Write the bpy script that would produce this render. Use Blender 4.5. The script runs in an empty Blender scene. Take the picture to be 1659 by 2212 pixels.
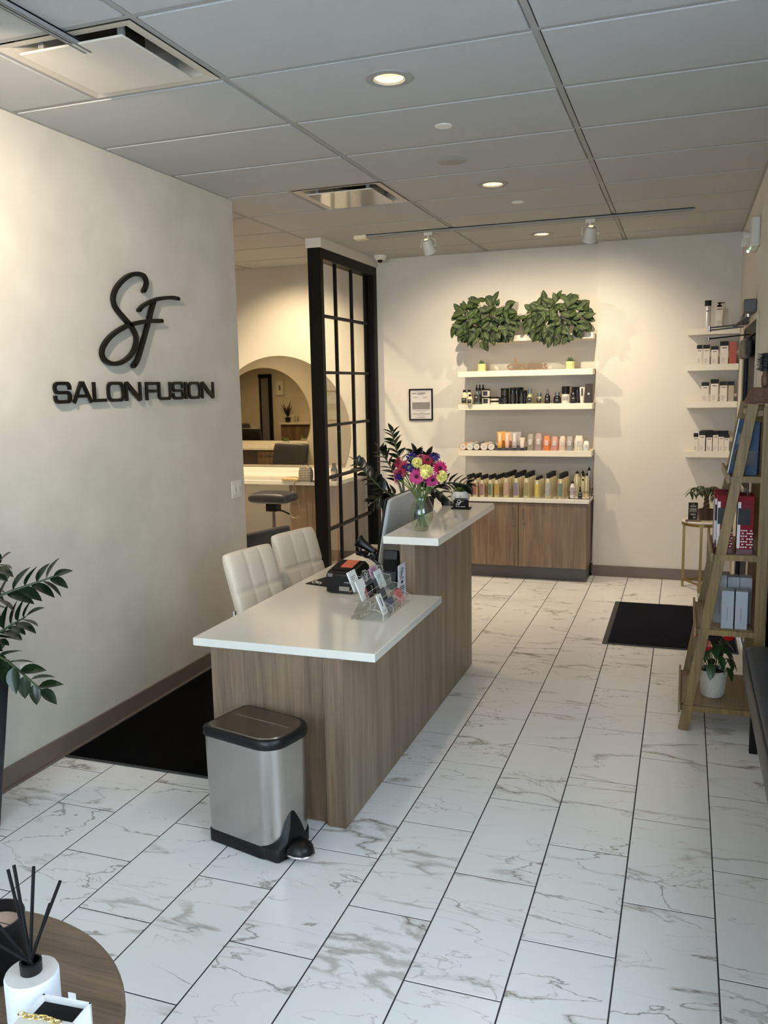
import bpy, bmesh, math, random
from mathutils import Vector, Matrix, Euler
PI = math.pi
random.seed(7)
scene = bpy.context.scene
COL = scene.collection
def lin(c):
    c /= 255.0
    return c/12.92 if c <= .04045 else ((c+.055)/1.055)**2.4
def C(r, g, b): return (lin(r), lin(g), lin(b), 1)

# ------------------------------------------------------------------ camera
cam_data = bpy.data.cameras.new('camera')
cam_data.sensor_fit = 'HORIZONTAL'; cam_data.sensor_width = 36.0
cam_data.lens = 1826.9/1659*36
cam_data.clip_start = .05
cam = bpy.data.objects.new('camera', cam_data); COL.objects.link(cam)
_r = Vector((0.9426722, 0.33315602, -0.01939559)); _u = Vector((-0.03042277, 0.14366842, 0.98915815)); _f = Vector((-0.33233053, 0.93186182, -0.14556775))
_m = Matrix((_r, _u, -_f)).transposed().to_4x4(); _m.translation = (0, 0, 1.7445)
cam.matrix_world = _m
scene.camera = cam

# ------------------------------------------------------------------ world, exposure, large lights
world = bpy.data.worlds.new('sky'); scene.world = world; world.use_nodes = True
bgn = world.node_tree.nodes['Background']; bgn.inputs[0].default_value = (.70, .84, 1.0, 1); bgn.inputs[1].default_value = 1.6
scene.view_settings.view_transform = 'Standard'; scene.view_settings.look = 'None'
scene.view_settings.gamma = 1; scene.view_settings.use_curve_mapping = False
scene.view_settings.exposure = 1.88
scene.cycles.use_denoising = True
scene.cycles.max_bounces = 9; scene.cycles.transparent_max_bounces = 16
scene.cycles.sample_clamp_indirect = 6.0
HC = 2.9614; XL = -2.81; XR = .405; YB = 7.80; YBL = 7.885; YF = -1.25; XBAY = 1.05; YRET = 4.30; XS = -9.4; YS0 = 3.75
def area(name, loc, rot, sx, sy, power, col, spread=180):
    l = bpy.data.lights.new(name, 'AREA'); l.shape = 'RECTANGLE'; l.size = sx; l.size_y = sy; l.energy = power; l.color = col; l.spread = math.radians(spread)
    o = bpy.data.objects.new(name, l); COL.objects.link(o); o.location = loc; o.rotation_euler = rot; return o
def spot(name, loc, target, power, col, angle=110, blend=.6, radius=.04):
    l = bpy.data.lights.new(name, 'SPOT'); l.energy = power; l.color = col; l.spot_size = math.radians(angle); l.spot_blend = blend; l.shadow_soft_size = radius
    o = bpy.data.objects.new(name, l); COL.objects.link(o); o.location = loc
    d = Vector(target)-Vector(loc); o.rotation_euler = d.to_track_quat('-Z', 'Y').to_euler(); return o
DAY = (.66, .81, 1.0)
# daylight through the glazed shopfront behind the camera and the side windows over the bench
area('daylight_door', (-.78, YF+.09, 1.42), (PI/2, 0, PI), .62, 2.3, 56, DAY, 52)
area('daylight_front', (-1.62, YF+.09, 1.45), (PI/2, 0, PI), .8, 2.3, 34, DAY, 140)
area('daylight_front_left', (-2.45, YF+.09, 1.55), (PI/2, 0, PI), .6, 2.2, 16, DAY)
area('daylight_side', (XBAY-.09, 1.0, 1.75), (0, PI/2, 0), 1.5, 1.7, 7, DAY)
WARM = (1.0, .78, .50)
TRACK = (1.0, .84, .62); WARM2 = (1.0, .80, .55)

# ------------------------------------------------------------------ materials
MATS = {}
def nt(name):
    m = bpy.data.materials.new(name); m.use_nodes = True; t = m.node_tree
    return m, t, t.nodes['Principled BSDF']
def node(t, kind, **kw):
    n = t.nodes.new(kind)
    for k, v in kw.items():
        if k.startswith('i_'): n.inputs[k[2:].replace('_', ' ')].default_value = v
        else: setattr(n, k, v)
    return n
def mat(name, col, rough=.5, metal=0, var=0, vscale=20, bump=0, bscale=200, coat=0, trans=0, emit=0, spec=.5, sheen=0, stretch=None):
    """plain procedural material: colour varied by noise, noise bump"""
    if name in MATS: return MATS[name]
    m, t, p = nt(name); L = t.links
    p.inputs['Base Color'].default_value = col; p.inputs['Roughness'].default_value = rough; p.inputs['Metallic'].default_value = metal
    p.inputs['Specular IOR Level'].default_value = spec
    if coat: p.inputs['Coat Weight'].default_value = coat; p.inputs['Coat Roughness'].default_value = .08
    if trans: p.inputs['Transmission Weight'].default_value = trans
    if sheen: p.inputs['Sheen Weight'].default_value = sheen
    if emit: p.inputs['Emission Color'].default_value = col; p.inputs['Emission Strength'].default_value = emit
    tc = node(t, 'ShaderNodeTexCoord'); mp = node(t, 'ShaderNodeMapping'); L.new(tc.outputs['Object'], mp.inputs[0])
    if stretch: mp.inputs['Scale'].default_value = stretch
    v = var or .04
    n = node(t, 'ShaderNodeTexNoise', i_Scale=vscale, i_Detail=3.0); L.new(mp.outputs[0], n.inputs['Vector'])
    mx = node(t, 'ShaderNodeMix', data_type='RGBA'); a = [max(0, c*(1-v)) for c in col[:3]]+[1]; b = [min(1, c*(1+v)) for c in col[:3]]+[1]
    mx.inputs[6].default_value = a; mx.inputs[7].default_value = b; L.new(n.outputs[0], mx.inputs[0]); L.new(mx.outputs[2], p.inputs['Base Color'])
    if bump:
        n2 = node(t, 'ShaderNodeTexNoise', i_Scale=bscale, i_Detail=4.0); L.new(mp.outputs[0], n2.inputs['Vector'])
        bp = node(t, 'ShaderNodeBump', i_Strength=bump, i_Distance=.002); L.new(n2.outputs[0], bp.inputs['Height']); L.new(bp.outputs[0], p.inputs['Normal'])
    MATS[name] = m; return m
def ramp(t, fac, stops):
    r = node(t, 'ShaderNodeValToRGB'); e = r.color_ramp.elements
    while len(e) < len(stops): e.new(.5)
    for k, (p, c) in enumerate(stops): e[k].position = p; e[k].color = c if len(c) == 4 else (*c, 1)
    t.links.new(fac, r.inputs[0]); return r.outputs[0]
def wood(name, dark, light, rough=.45, axis='Z', scale=1.0, ring=True, fine=1.0):
    m, t, p = nt(name); L = t.links
    tc = node(t, 'ShaderNodeTexCoord'); mp = node(t, 'ShaderNodeMapping'); L.new(tc.outputs['Object'], mp.inputs[0])
    s = [9*scale]*3; s['XYZ'.index(axis)] = .7*scale; mp.inputs['Scale'].default_value = s
    a = node(t, 'ShaderNodeTexNoise', i_Scale=1.6, i_Detail=5.0, i_Roughness=.6, i_Distortion=.6); L.new(mp.outputs[0], a.inputs['Vector'])
    mp2 = node(t, 'ShaderNodeMapping'); L.new(tc.outputs['Object'], mp2.inputs[0]); s2 = [150*scale*fine]*3; s2['XYZ'.index(axis)] = 2.5*scale; mp2.inputs['Scale'].default_value = s2
    b = node(t, 'ShaderNodeTexNoise', i_Scale=1.0, i_Detail=4.0, i_Roughness=.7); L.new(mp2.outputs[0], b.inputs['Vector'])
    mm = node(t, 'ShaderNodeMath', operation='MULTIPLY_ADD'); L.new(b.outputs[0], mm.inputs[0]); mm.inputs[1].default_value = .5; 
    m3 = node(t, 'ShaderNodeMath', operation='MULTIPLY'); L.new(a.outputs[0], m3.inputs[0]); m3.inputs[1].default_value = .62; L.new(m3.outputs[0], mm.inputs[2])
    col = ramp(t, mm.outputs[0], [(.40, dark), (.56, [ (x+y)/2 for x, y in zip(dark[:3], light[:3])]), (.72, light)])
    L.new(col, p.inputs['Base Color']); p.inputs['Roughness'].default_value = rough
    bp = node(t, 'ShaderNodeBump', i_Strength=.15, i_Distance=.001); L.new(b.outputs[0], bp.inputs['Height']); L.new(bp.outputs[0], p.inputs['Normal'])
    MATS[name] = m; return m
def marble(name, base, vein, vein2, rough, scale=1.0, world_space=True, amt=1.0):
    m, t, p = nt(name); L = t.links
    tc = node(t, 'ShaderNodeTexCoord'); oi = node(t, 'ShaderNodeObjectInfo')
    mu = node(t, 'ShaderNodeVectorMath', operation='MULTIPLY'); L.new(oi.outputs['Random'], mu.inputs[0]); mu.inputs[1].default_value = (37, 91, 53)
    ad = node(t, 'ShaderNodeVectorMath', operation='ADD'); L.new(tc.outputs['Object'], ad.inputs[0]); L.new(mu.outputs[0], ad.inputs[1])
    mp = node(t, 'ShaderNodeMapping'); L.new(ad.outputs[0], mp.inputs[0]); mp.inputs['Rotation'].default_value = (0, 0, -.60); mp.inputs['Scale'].default_value = (.95*scale, 2.9*scale, 1.6*scale)
    def vein_layer(sc, dist, width, lo, hi, msc, off):
        o = node(t, 'ShaderNodeMapping'); L.new(mp.outputs[0], o.inputs[0]); o.inputs['Location'].default_value = off
        n = node(t, 'ShaderNodeTexNoise', i_Scale=sc, i_Detail=6.0, i_Roughness=.52, i_Distortion=dist); L.new(o.outputs[0], n.inputs['Vector'])
        s = node(t, 'ShaderNodeMath', operation='SUBTRACT'); L.new(n.outputs[0], s.inputs[0]); s.inputs[1].default_value = .5
        a = node(t, 'ShaderNodeMath', operation='ABSOLUTE'); L.new(s.outputs[0], a.inputs[0])
        mr = node(t, 'ShaderNodeMapRange', interpolation_type='SMOOTHSTEP'); L.new(a.outputs[0], mr.inputs[0])
        mr.inputs[1].default_value = 0; mr.inputs[2].default_value = width; mr.inputs[3].default_value = 1; mr.inputs[4].default_value = 0
        n2 = node(t, 'ShaderNodeTexNoise', i_Scale=msc, i_Detail=2.0); L.new(o.outputs[0], n2.inputs['Vector'])
        m2 = node(t, 'ShaderNodeMapRange', interpolation_type='SMOOTHSTEP'); L.new(n2.outputs[0], m2.inputs[0]); m2.inputs[1].default_value = lo; m2.inputs[2].default_value = hi
        mm = node(t, 'ShaderNodeMath', operation='MULTIPLY'); L.new(mr.outputs[0], mm.inputs[0]); L.new(m2.outputs[0], mm.inputs[1]); return mm.outputs[0]
    v1 = vein_layer(1.15, .35, .0065, .40, .56, 1.3, (0, 0, 0)); v2 = vein_layer(1.15, .35, .030, .50, .62, 1.6, (0, 0, 0)); v3 = vein_layer(1.7, .6, .006, .42, .56, 1.2, (5, 3, 1))
    def mix(fac, a, b, k):
        f = node(t, 'ShaderNodeMath', operation='MULTIPLY'); L.new(fac, f.inputs[0]); f.inputs[1].default_value = k*amt
        x = node(t, 'ShaderNodeMix', data_type='RGBA'); L.new(f.outputs[0], x.inputs[0])
        if isinstance(a, tuple): x.inputs[6].default_value = a
        else: L.new(a, x.inputs[6])
        x.inputs[7].default_value = b; return x.outputs[2]
    c = mix(v2, base, vein2, .62); c = mix(v3, c, vein2, .5); c = mix(v1, c, vein, .7)
    L.new(c, p.inputs['Base Color']); p.inputs['Roughness'].default_value = rough
    MATS[name] = m; return m
def glassy(name, tint, gloss=.09, rough=.02, op=0.0):
    """thin architectural glass: transparent with a clear Fresnel reflection"""
    m = bpy.data.materials.new(name); m.use_nodes = True; t = m.node_tree; t.nodes.clear(); L = t.links
    o = node(t, 'ShaderNodeOutputMaterial'); tr = node(t, 'ShaderNodeBsdfTransparent'); tr.inputs[0].default_value = tint
    g = node(t, 'ShaderNodeBsdfGlossy', i_Roughness=rough); g.inputs[0].default_value = (1, 1, 1, 1)
    fr = node(t, 'ShaderNodeFresnel', i_IOR=1.5); mx = node(t, 'ShaderNodeMixShader')
    ge = node(t, 'ShaderNodeNewGeometry'); iv = node(t, 'ShaderNodeMath', operation='SUBTRACT'); iv.inputs[0].default_value = 1.0; L.new(ge.outputs['Backfacing'], iv.inputs[1])
    ad = node(t, 'ShaderNodeMath', operation='ADD', use_clamp=True); L.new(fr.outputs[0], ad.inputs[0]); ad.inputs[1].default_value = gloss-.04
    mr = node(t, 'ShaderNodeMath', operation='MULTIPLY'); L.new(ad.outputs[0], mr.inputs[0]); L.new(iv.outputs[0], mr.inputs[1])
    L.new(mr.outputs[0], mx.inputs[0]); L.new(tr.outputs[0], mx.inputs[1]); L.new(g.outputs[0], mx.inputs[2]); L.new(mx.outputs[0], o.inputs[0])
    MATS[name] = m; return m
def leafmat(name, base, vein, rough=.35, k=2.2, n=9.0, edge=None):
    """leaf with a pale midrib and chevron side veins, drawn in the leaf's own UV space"""
    m, t, p = nt(name); L = t.links
    uv = node(t, 'ShaderNodeUVMap'); sp = node(t, 'ShaderNodeSeparateXYZ'); L.new(uv.outputs[0], sp.inputs[0])
    def M(op, a, b=None, c=None):
        x = node(t, 'ShaderNodeMath', operation=op)
        for i, q in enumerate((a, b, c)):
            if q is None: continue
            if isinstance(q, (int, float)): x.inputs[i].default_value = q
            else: L.new(q, x.inputs[i])
        return x.outputs[0]
    au = M('ABSOLUTE', M('SUBTRACT', sp.outputs[0], .5))
    mid = M('LESS_THAN', au, .022)
    ch = M('FRACT', M('MULTIPLY', M('SUBTRACT', sp.outputs[1], M('MULTIPLY', au, 1/k)), n))
    side = M('MULTIPLY', M('LESS_THAN', ch, .15), M('LESS_THAN', au, .40))
    f = M('MAXIMUM', mid, side)
    oi = node(t, 'ShaderNodeObjectInfo'); hs = node(t, 'ShaderNodeHueSaturation'); hs.inputs['Color'].default_value = base
    L.new(M('MULTIPLY_ADD', oi.outputs['Random'], .8, .5), hs.inputs['Value'])
    mx = node(t, 'ShaderNodeMix', data_type='RGBA'); L.new(f, mx.inputs[0]); L.new(hs.outputs[0], mx.inputs[6]); mx.inputs[7].default_value = vein
    out = mx.outputs[2]
    if edge:
        m2 = node(t, 'ShaderNodeMix', data_type='RGBA'); L.new(M('GREATER_THAN', au, .30), m2.inputs[0]); L.new(out, m2.inputs[6]); m2.inputs[7].default_value = edge; out = m2.outputs[2]
    L.new(out, p.inputs['Base Color']); p.inputs['Roughness'].default_value = rough; p.inputs['Specular IOR Level'].default_value = .3
    MATS[name] = m; return m

m_plaster = mat('pearl plaster', C(204, 199, 188), .5, var=.19, vscale=3.4, bump=.5, bscale=11)
m_cream = mat('cream wall paint', C(216, 210, 199), .75, var=.02, vscale=3, bump=.1, bscale=300)
m_ceil = mat('mineral ceiling tile', C(178, 177, 175), .95, var=.05, vscale=160, bump=.5, bscale=420)
m_tee = mat('white grid steel', C(152, 151, 148), .6)
m_white = mat('white satin paint', C(222, 220, 214), .4)
m_base = mat('taupe vinyl base', C(112, 100, 90), .5)
m_grout = mat('charcoal grout', C(52, 50, 52), .9)
m_tile = marble('glazed marble tile', C(234, 233, 232), C(112, 104, 94), C(160, 153, 142), .22)
m_quartz = mat('white quartz', C(226, 222, 212), .14, var=.015, coat=.3)
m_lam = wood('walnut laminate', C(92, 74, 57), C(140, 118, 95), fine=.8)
m_lam_lit = wood('lit walnut laminate', C(112, 96, 79), C(162, 144, 123), fine=.7)  # walnut laminate again, brightened in its colour for the lit desk side
m_blackframe = mat('black powder coat', C(9, 7, 6), .5, spec=.2)
m_black = mat('black plastic', C(12, 12, 14), .38, spec=.35)
m_blackmatte = mat('matte black', C(9, 9, 10), .7, spec=.25)
m_mat = mat('black ribbed carpet', C(5, 5, 6), .95, var=.3, vscale=300, bump=.8, bscale=500, spec=.08)
m_navymat = mat('navy rib mat', C(16, 19, 30), .95, var=.25, vscale=120, bump=.8, bscale=500, stretch=(1, 6, 1), spec=.15)
m_rubber = mat('grey rubber edge', C(58, 58, 60), .7)
m_chrome = mat('chrome', C(225, 225, 225), .12, 1)
m_steel = mat('brushed steel', C(182, 178, 174), .24, 1, var=.05, vscale=30, bump=.15, bscale=120, stretch=(1, 1, .02))
m_steeltop = mat('smoked steel lid', C(128, 118, 108), .24, 1)
m_gold = mat('brushed gold', C(140, 120, 72), .38, .75, var=.25, vscale=60, stretch=(20, 20, 1))
m_mirror = mat('mirror silver', C(216, 208, 190), .015, 1)
m_glass = glassy('clear pane', (.93, .94, .92, 1))
m_acrylic = glassy('clear acrylic', (.97, .975, .97, 1), .06)
m_leather = mat('ivory leatherette', C(208, 200, 184), .42, var=.04, vscale=8, bump=.2, bscale=250)
m_blackleather = mat('black leatherette', C(58, 61, 66), .38, var=.2, vscale=8, bump=.4, bscale=60)
m_lamp = mat('lit lamp lens', (1.0, .88, .50, 1), .5, emit=1.6)
m_baffle = mat('lit cream baffle', C(240, 228, 190), .4)
m_paper = mat('white paper', C(232, 232, 230), .6)
m_ink = mat('black ink', C(30, 30, 32), .6)
m_grey = mat('mid grey plastic', C(110, 110, 112), .5)
m_soil = mat('dark soil', C(40, 32, 26), .95, var=.4, vscale=80, bump=1, bscale=120)
m_darkwood = wood('dark tabletop wood', C(92, 76, 60), C(134, 113, 92), axis='X', scale=1.2)
# ------------------------------------------------------------------ mesh building helpers
class MB:
    def __init__(s): s.v = []; s.f = []; s.uv = None
    def add(s, vs, fs):
        k = len(s.v); s.v += [tuple(q) for q in vs]; s.f += [tuple(i+k for i in f) for f in fs]; return s
    def box(s, x0, x1, y0, y1, z0, z1):
        return s.add([(x0,y0,z0),(x1,y0,z0),(x1,y1,z0),(x0,y1,z0),(x0,y0,z1),(x1,y0,z1),(x1,y1,z1),(x0,y1,z1)],
              [(0,3,2,1),(4,5,6,7),(0,1,5,4),(1,2,6,5),(2,3,7,6),(3,0,4,7)])
    def obox(s, c, size, rot=(0,0,0)):
        R = Euler(rot).to_matrix(); c = Vector(c); h = [q/2 for q in size]
        vs = [c+R@Vector((a*h[0], b*h[1], d*h[2])) for d in (-1,1) for a, b in ((-1,-1),(1,-1),(1,1),(-1,1))]
        return s.add(vs, [(0,3,2,1),(4,5,6,7),(0,1,5,4),(1,2,6,5),(2,3,7,6),(3,0,4,7)])
    def bar(s, a, b, w, d, up=(0,0,1)):
        a = Vector(a); b = Vector(b); z = (b-a).normalized(); x = Vector(up).cross(z)
        if x.length < 1e-4: x = Vector((1,0,0))
        x.normalize(); y = z.cross(x); vs = []
        for p in (a, b):
            for q, r in ((-1,-1),(1,-1),(1,1),(-1,1)): vs.append(p+x*q*w/2+y*r*d/2)
        return s.add(vs, [(0,3,2,1),(4,5,6,7),(0,1,5,4),(1,2,6,5),(2,3,7,6),(3,0,4,7)])
    def lathe(s, prof, c=(0,0,0), seg=24, sx=1, sy=1, axis='Z', cap=True):
        vs = []; n = len(prof)
        for r, z in prof:
            for i in range(seg):
                a = 2*PI*i/seg; p = (r*math.cos(a)*sx, r*math.sin(a)*sy, z)
                if axis == 'Y': p = (p[0], z, p[1])
                elif axis == 'X': p = (z, p[0], p[1])
                vs.append((p[0]+c[0], p[1]+c[1], p[2]+c[2]))
        fs = []
        for j in range(n-1):
            for i in range(seg):
                a = j*seg+i; b = j*seg+(i+1) % seg; fs.append((a, b, b+seg, a+seg) if axis != 'Y' else (a, a+seg, b+seg, b))
        if cap:
            if prof[0][0] > 1e-6: fs.append(tuple(range(seg))[::-1] if axis != 'Y' else tuple(range(seg)))
            if prof[-1][0] > 1e-6: q = tuple(range((n-1)*seg, n*seg)); fs.append(q if axis != 'Y' else q[::-1])
        return s.add(vs, fs)
    def cyl(s, c, r, h, seg=20, axis='Z', r2=None): return s.lathe([(r, 0), (r if r2 is None else r2, h)], c, seg, axis=axis)
    def tube(s, path, r, seg=8, closed=False, flat=None):
        P = [Vector(p) for p in path]; n = len(P); R = r if isinstance(r, (list, tuple)) else [r]*n; vs = []
        up = None
        for i, p in enumerate(P):
            if closed: d = (P[(i+1) % n]-P[i-1])
            else: d = P[min(i+1, n-1)]-P[max(i-1, 0)]
            d.normalize()
            if up is None:
                up = Vector((0,0,1)) if abs(d.z) < .9 else Vector((0,1,0))
            x = up.cross(d)
            if x.length < 1e-5: x = Vector((1,0,0)).cross(d)
            x.normalize(); y = d.cross(x); up = y
            for k in range(seg):
                a = 2*PI*k/seg; vs.append(p+x*math.cos(a)*R[i]*(flat or 1)+y*math.sin(a)*R[i])
        fs = []
        for i in range(n if closed else n-1):
            for k in range(seg):
                a = i*seg+k; b = i*seg+(k+1) % seg; c2 = ((i+1) % n)*seg
                fs.append((a, b, c2+(k+1) % seg, c2+k))
        if not closed: fs += [tuple(range(seg))[::-1], tuple(range((n-1)*seg, n*seg))]
        return s.add(vs, fs)
    def prism(s, poly, lo, hi, plane='XY'):
        n = len(poly)
        def m(a, b, c): return {'XY': (a, b, c), 'XZ': (a, c, b), 'YZ': (c, a, b)}[plane]
        vs = [m(a, b, lo) for a, b in poly]+[m(a, b, hi) for a, b in poly]
        return s.add(vs, [tuple(range(n))[::-1], tuple(range(n, 2*n))]+[(i, (i+1) % n, n+(i+1) % n, n+i) for i in range(n)])
    def sph(s, c, r, seg=16, rings=10, sx=1, sy=1, sz=1):
        prof = [(r*math.sin(PI*i/rings)+(0 if 0 < i < rings else 1e-5), -r*math.cos(PI*i/rings)*sz) for i in range(rings+1)]
        return s.lathe(prof, c, seg, sx, sy)
    def arc(s, r, z0, z1, a0, a1, c=(0,0,0), seg=8):
        vs = []
        for z in (z0, z1):
            for i in range(seg+1):
                a = a0+(a1-a0)*i/seg; vs.append((c[0]+r*math.cos(a), c[1]+r*math.sin(a), c[2]+z))
        return s.add(vs, [(i, i+1, seg+2+i, seg+1+i) for i in range(seg)])
    def ribbon(s, path, w, lo, hi, plane='YZ', closed=False, rnd=False):
        P = [Vector(p) for p in path]; n = len(P); Lf = []; Rt = []
        for i in range(n):
            a = P[i-1] if (closed or i) else None; b = P[(i+1) % n] if (closed or i < n-1) else None
            d1 = (P[i]-a).normalized() if a is not None else (b-P[i]).normalized(); d2 = (b-P[i]).normalized() if b is not None else d1
            n1 = Vector((-d1.y, d1.x)); n2 = Vector((-d2.y, d2.x)); m = (n1+n2)
            m = m.normalized() if m.length > 1e-5 else n1
            k = min(1/max(m.dot(n1), .45), 2.2); Lf.append(P[i]+m*w/2*k); Rt.append(P[i]-m*w/2*k)
        def mp(q, c): return {'XY': (q[0], q[1], c), 'XZ': (q[0], c, q[1]), 'YZ': (c, q[0], q[1])}[plane]
        vs = [mp(q, lo) for q in Lf]+[mp(q, lo) for q in Rt]+[mp(q, hi) for q in Lf]+[mp(q, hi) for q in Rt]; fs = []
        for i in range(n if closed else n-1):
            j = (i+1) % n
            fs += [(i, j, n+j, n+i), (2*n+i, 3*n+i, 3*n+j, 2*n+j), (i, 2*n+i, 2*n+j, j), (n+i, n+j, 3*n+j, 3*n+i)]
        if not closed: fs += [(0, n, 3*n, 2*n), (n-1, 3*n-1, 4*n-1, 2*n-1)] if False else [(0, n, 3*n, 2*n), (n-1, 2*n+n-1, 3*n+n-1, n+n-1)]
        s.add(vs, fs)
        if rnd:
            for q in (P[0], P[-1]):
                poly = [(q.x+w/2*math.cos(2*PI*i/12), q.y+w/2*math.sin(2*PI*i/12)) for i in range(12)]; s.prism(poly, lo, hi, plane)
        return s
    def build(s, name, m, parent=None, smooth=True, bevel=0, world=False, ang=35):
        me = bpy.data.meshes.new(name); vs = s.v
        if world and parent is not None: l = parent.location; vs = [(a-l.x, b-l.y, c-l.z) for a, b, c in vs]
        me.from_pydata(vs, [], s.f)
        bm = bmesh.new(); bm.from_mesh(me); bmesh.ops.recalc_face_normals(bm, faces=bm.faces); bm.to_mesh(me); bm.free()
        if smooth: me.polygons.foreach_set('use_smooth', [True]*len(me.polygons)); me.set_sharp_from_angle(angle=math.radians(ang))
        me.materials.append(m); o = bpy.data.objects.new(name, me); COL.objects.link(o)
        if parent is not None: o.parent = parent
        if bevel:
            b = o.modifiers.new('bevel', 'BEVEL'); b.width = bevel; b.segments = 2; b.limit_method = 'ANGLE'; b.angle_limit = .7
        return o
def tag(o, label=None, cat=None, group=None, kind=None):
    if label: o['label'] = label
    if cat: o['category'] = cat
    if group: o['group'] = group
    if kind: o['kind'] = kind
    return o
def thing(name, label, cat, loc=(0,0,0), rz=0, group=None, rot=None):
    o = bpy.data.objects.new(name, None); COL.objects.link(o); o.location = loc; o.rotation_euler = rot or (0, 0, rz); o.empty_display_size = .05
    return tag(o, label, cat, group)
def struct(o): o['kind'] = 'structure'; return o
KIDS = {}
def kids(o): return [c for c in bpy.data.objects if c.parent == o]
def dup(root, loc, rz=None, label=None, group=None, rot=None, scale=None, depth=0, parent=None):
    c = root.copy(); COL.objects.link(c)
    if parent is not None: c.parent = parent
    else:
        c.location = loc
        if rz is not None: c.rotation_euler = (0, 0, rz)
        if rot is not None: c.rotation_euler = rot
        if scale is not None: c.scale = scale if isinstance(scale, (tuple, list)) else (scale,)*3
        if label: c['label'] = label
        if group: c['group'] = group
        elif 'group' in c and group is None and False: pass
    for ch in root.children: dup(ch, None, depth=depth+1, parent=c)
    return c
def text(name, s, size, m, parent=None, loc=(0,0,0), rot=(0,0,0), extr=.0004, align='CENTER', sx=1, bold=0):
    cu = bpy.data.curves.new(name, 'FONT'); cu.body = s; cu.size = size; cu.extrude = extr; cu.align_x = align; cu.align_y = 'CENTER'; cu.offset = bold; cu.resolution_u = 3
    tmp = bpy.data.objects.new(name, cu); COL.objects.link(tmp); dg = bpy.context.evaluated_depsgraph_get(); me = bpy.data.meshes.new_from_object(tmp.evaluated_get(dg))
    bpy.data.objects.remove(tmp); me.materials.clear(); me.materials.append(m)
    o = bpy.data.objects.new(name, me); COL.objects.link(o); o.parent = parent; o.location = loc; o.rotation_euler = rot; o.scale = (sx, 1, 1); return o
def cushion(w, h, d, cols=0, rows=0, groove=.006, puff=.012, n=28, e=7, both=False):
    """upholstered slab in XZ (width, height), front towards -Y; optional tufted seams"""
    mb = MB(); N = n+1; vs = []
    def seam(t, k):
        if k < 2: return 0
        u = (t+1)/2*k; fr = abs(u-round(u))/k; inside = 0 < round(u) < k
        return math.exp(-(fr/.012)**2) if inside else 0
    for side in (-1, 1):
        for j in range(N):
            for i in range(N):
                s_ = -1+2*i/n; t_ = -1+2*j/n
                s2 = math.copysign(1-(1-abs(s_))**1.6, s_); t2 = math.copysign(1-(1-abs(t_))**1.6, t_)
                prof = max(0, (1-abs(s2)**e))**(1/3.2)*max(0, (1-abs(t2)**e))**(1/3.2)
                cx = s2*w/2*(1-.035*abs(t2)**6); cz = t2*h/2*(1-.035*abs(s2)**6)
                y = d/2*prof
                if side < 0 or both:
                    if cols or rows:
                        cu_ = (abs(math.sin(PI*(s2+1)/2*max(cols, 1))))**.5 if cols else 1; cv = (abs(math.sin(PI*(t2+1)/2*max(rows, 1))))**.5 if rows else 1
                        y += puff*cu_*cv*prof - groove*max(seam(s2, cols), seam(t2, rows))
                    else: y += puff*prof*(1-s2*s2*.5)*(1-t2*t2*.5)
                vs.append((cx, side*y, cz))
    fs = []
    for k in range(2):
        o = k*N*N
        for j in range(n):
            for i in range(n):
                a = o+j*N+i; fs.append((a, a+1, a+N+1, a+N) if k == 0 else (a, a+N, a+N+1, a+1))
    mb.add(vs, fs); rim = [i for i in range(N)]+[j*N+n for j in range(1, N)]+[n*N+i for i in range(n-1, -1, -1)]+[j*N for j in range(n-1, 0, -1)]
    for q in range(len(rim)): a = rim[q]; b = rim[(q+1) % len(rim)]; mb.f.append((a, a+N*N, b+N*N, b))
    return mb
def leafmesh(name, L_, W, m, curl=.25, fold=.12, nl=6, tip=1.0, wide=.45):
    """single leaf along +Y from the origin, with UVs (u across, v along)"""
    vs = []; uv = []; fs = []
    for j in range(nl+1):
        v = j/nl; wd = W*(math.sin(PI*min(1, v**.8))**.75 if 0 < v < 1 else .02)*(1 if v < .5 else 1-(v-.5)*.3*tip)
        for i in (-1, -.5, 0, .5, 1):
            vs.append((i*wd/2, L_*v, -curl*L_*v*v+abs(i)*fold*wd)); uv.append((.5+i/2, v))
    for j in range(nl):
        for i in range(4): a = j*5+i; fs.append((a, a+1, a+6, a+5))
    me = bpy.data.meshes.new(name); me.from_pydata(vs, [], fs); ul = me.uv_layers.new(name='UVMap')
    for p in me.polygons:
        p.use_smooth = True
        for li in p.loop_indices: ul.data[li].uv = uv[me.loops[li].vertex_index]
    me.materials.append(m); return me
def place(me, name, parent, loc, dirv, roll=0, scale=1, up=(0,0,1)):
    """leaf object whose +Y points along dirv and whose +Z faces up as far as possible"""
    y = Vector(dirv).normalized(); up = Vector(up)
    x = y.cross(up)
    if x.length < .05: x = Vector((1,0,0))
    x.normalize(); z = x.cross(y); R = Matrix((x, y, z)).transposed()@Matrix.Rotation(roll, 3, 'Y')
    o = bpy.data.objects.new(name, me); COL.objects.link(o); o.parent = parent
    o.matrix_basis = Matrix.Translation(loc)@R.to_4x4()@Matrix.Scale(scale, 4); return o
def spline(pts, n=8):
    out = []; P = [Vector(p) for p in pts]
    for i in range(len(P)-1):
        a = P[max(i-1, 0)]; b = P[i]; c = P[i+1]; d = P[min(i+2, len(P)-1)]
        for k in range(n):
            t = k/n; out.append(.5*((2*b)+(c-a)*t+(2*a-5*b+4*c-d)*t*t+(3*b-a-3*c+d)*t**3))
    return out+[P[-1]]

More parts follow.
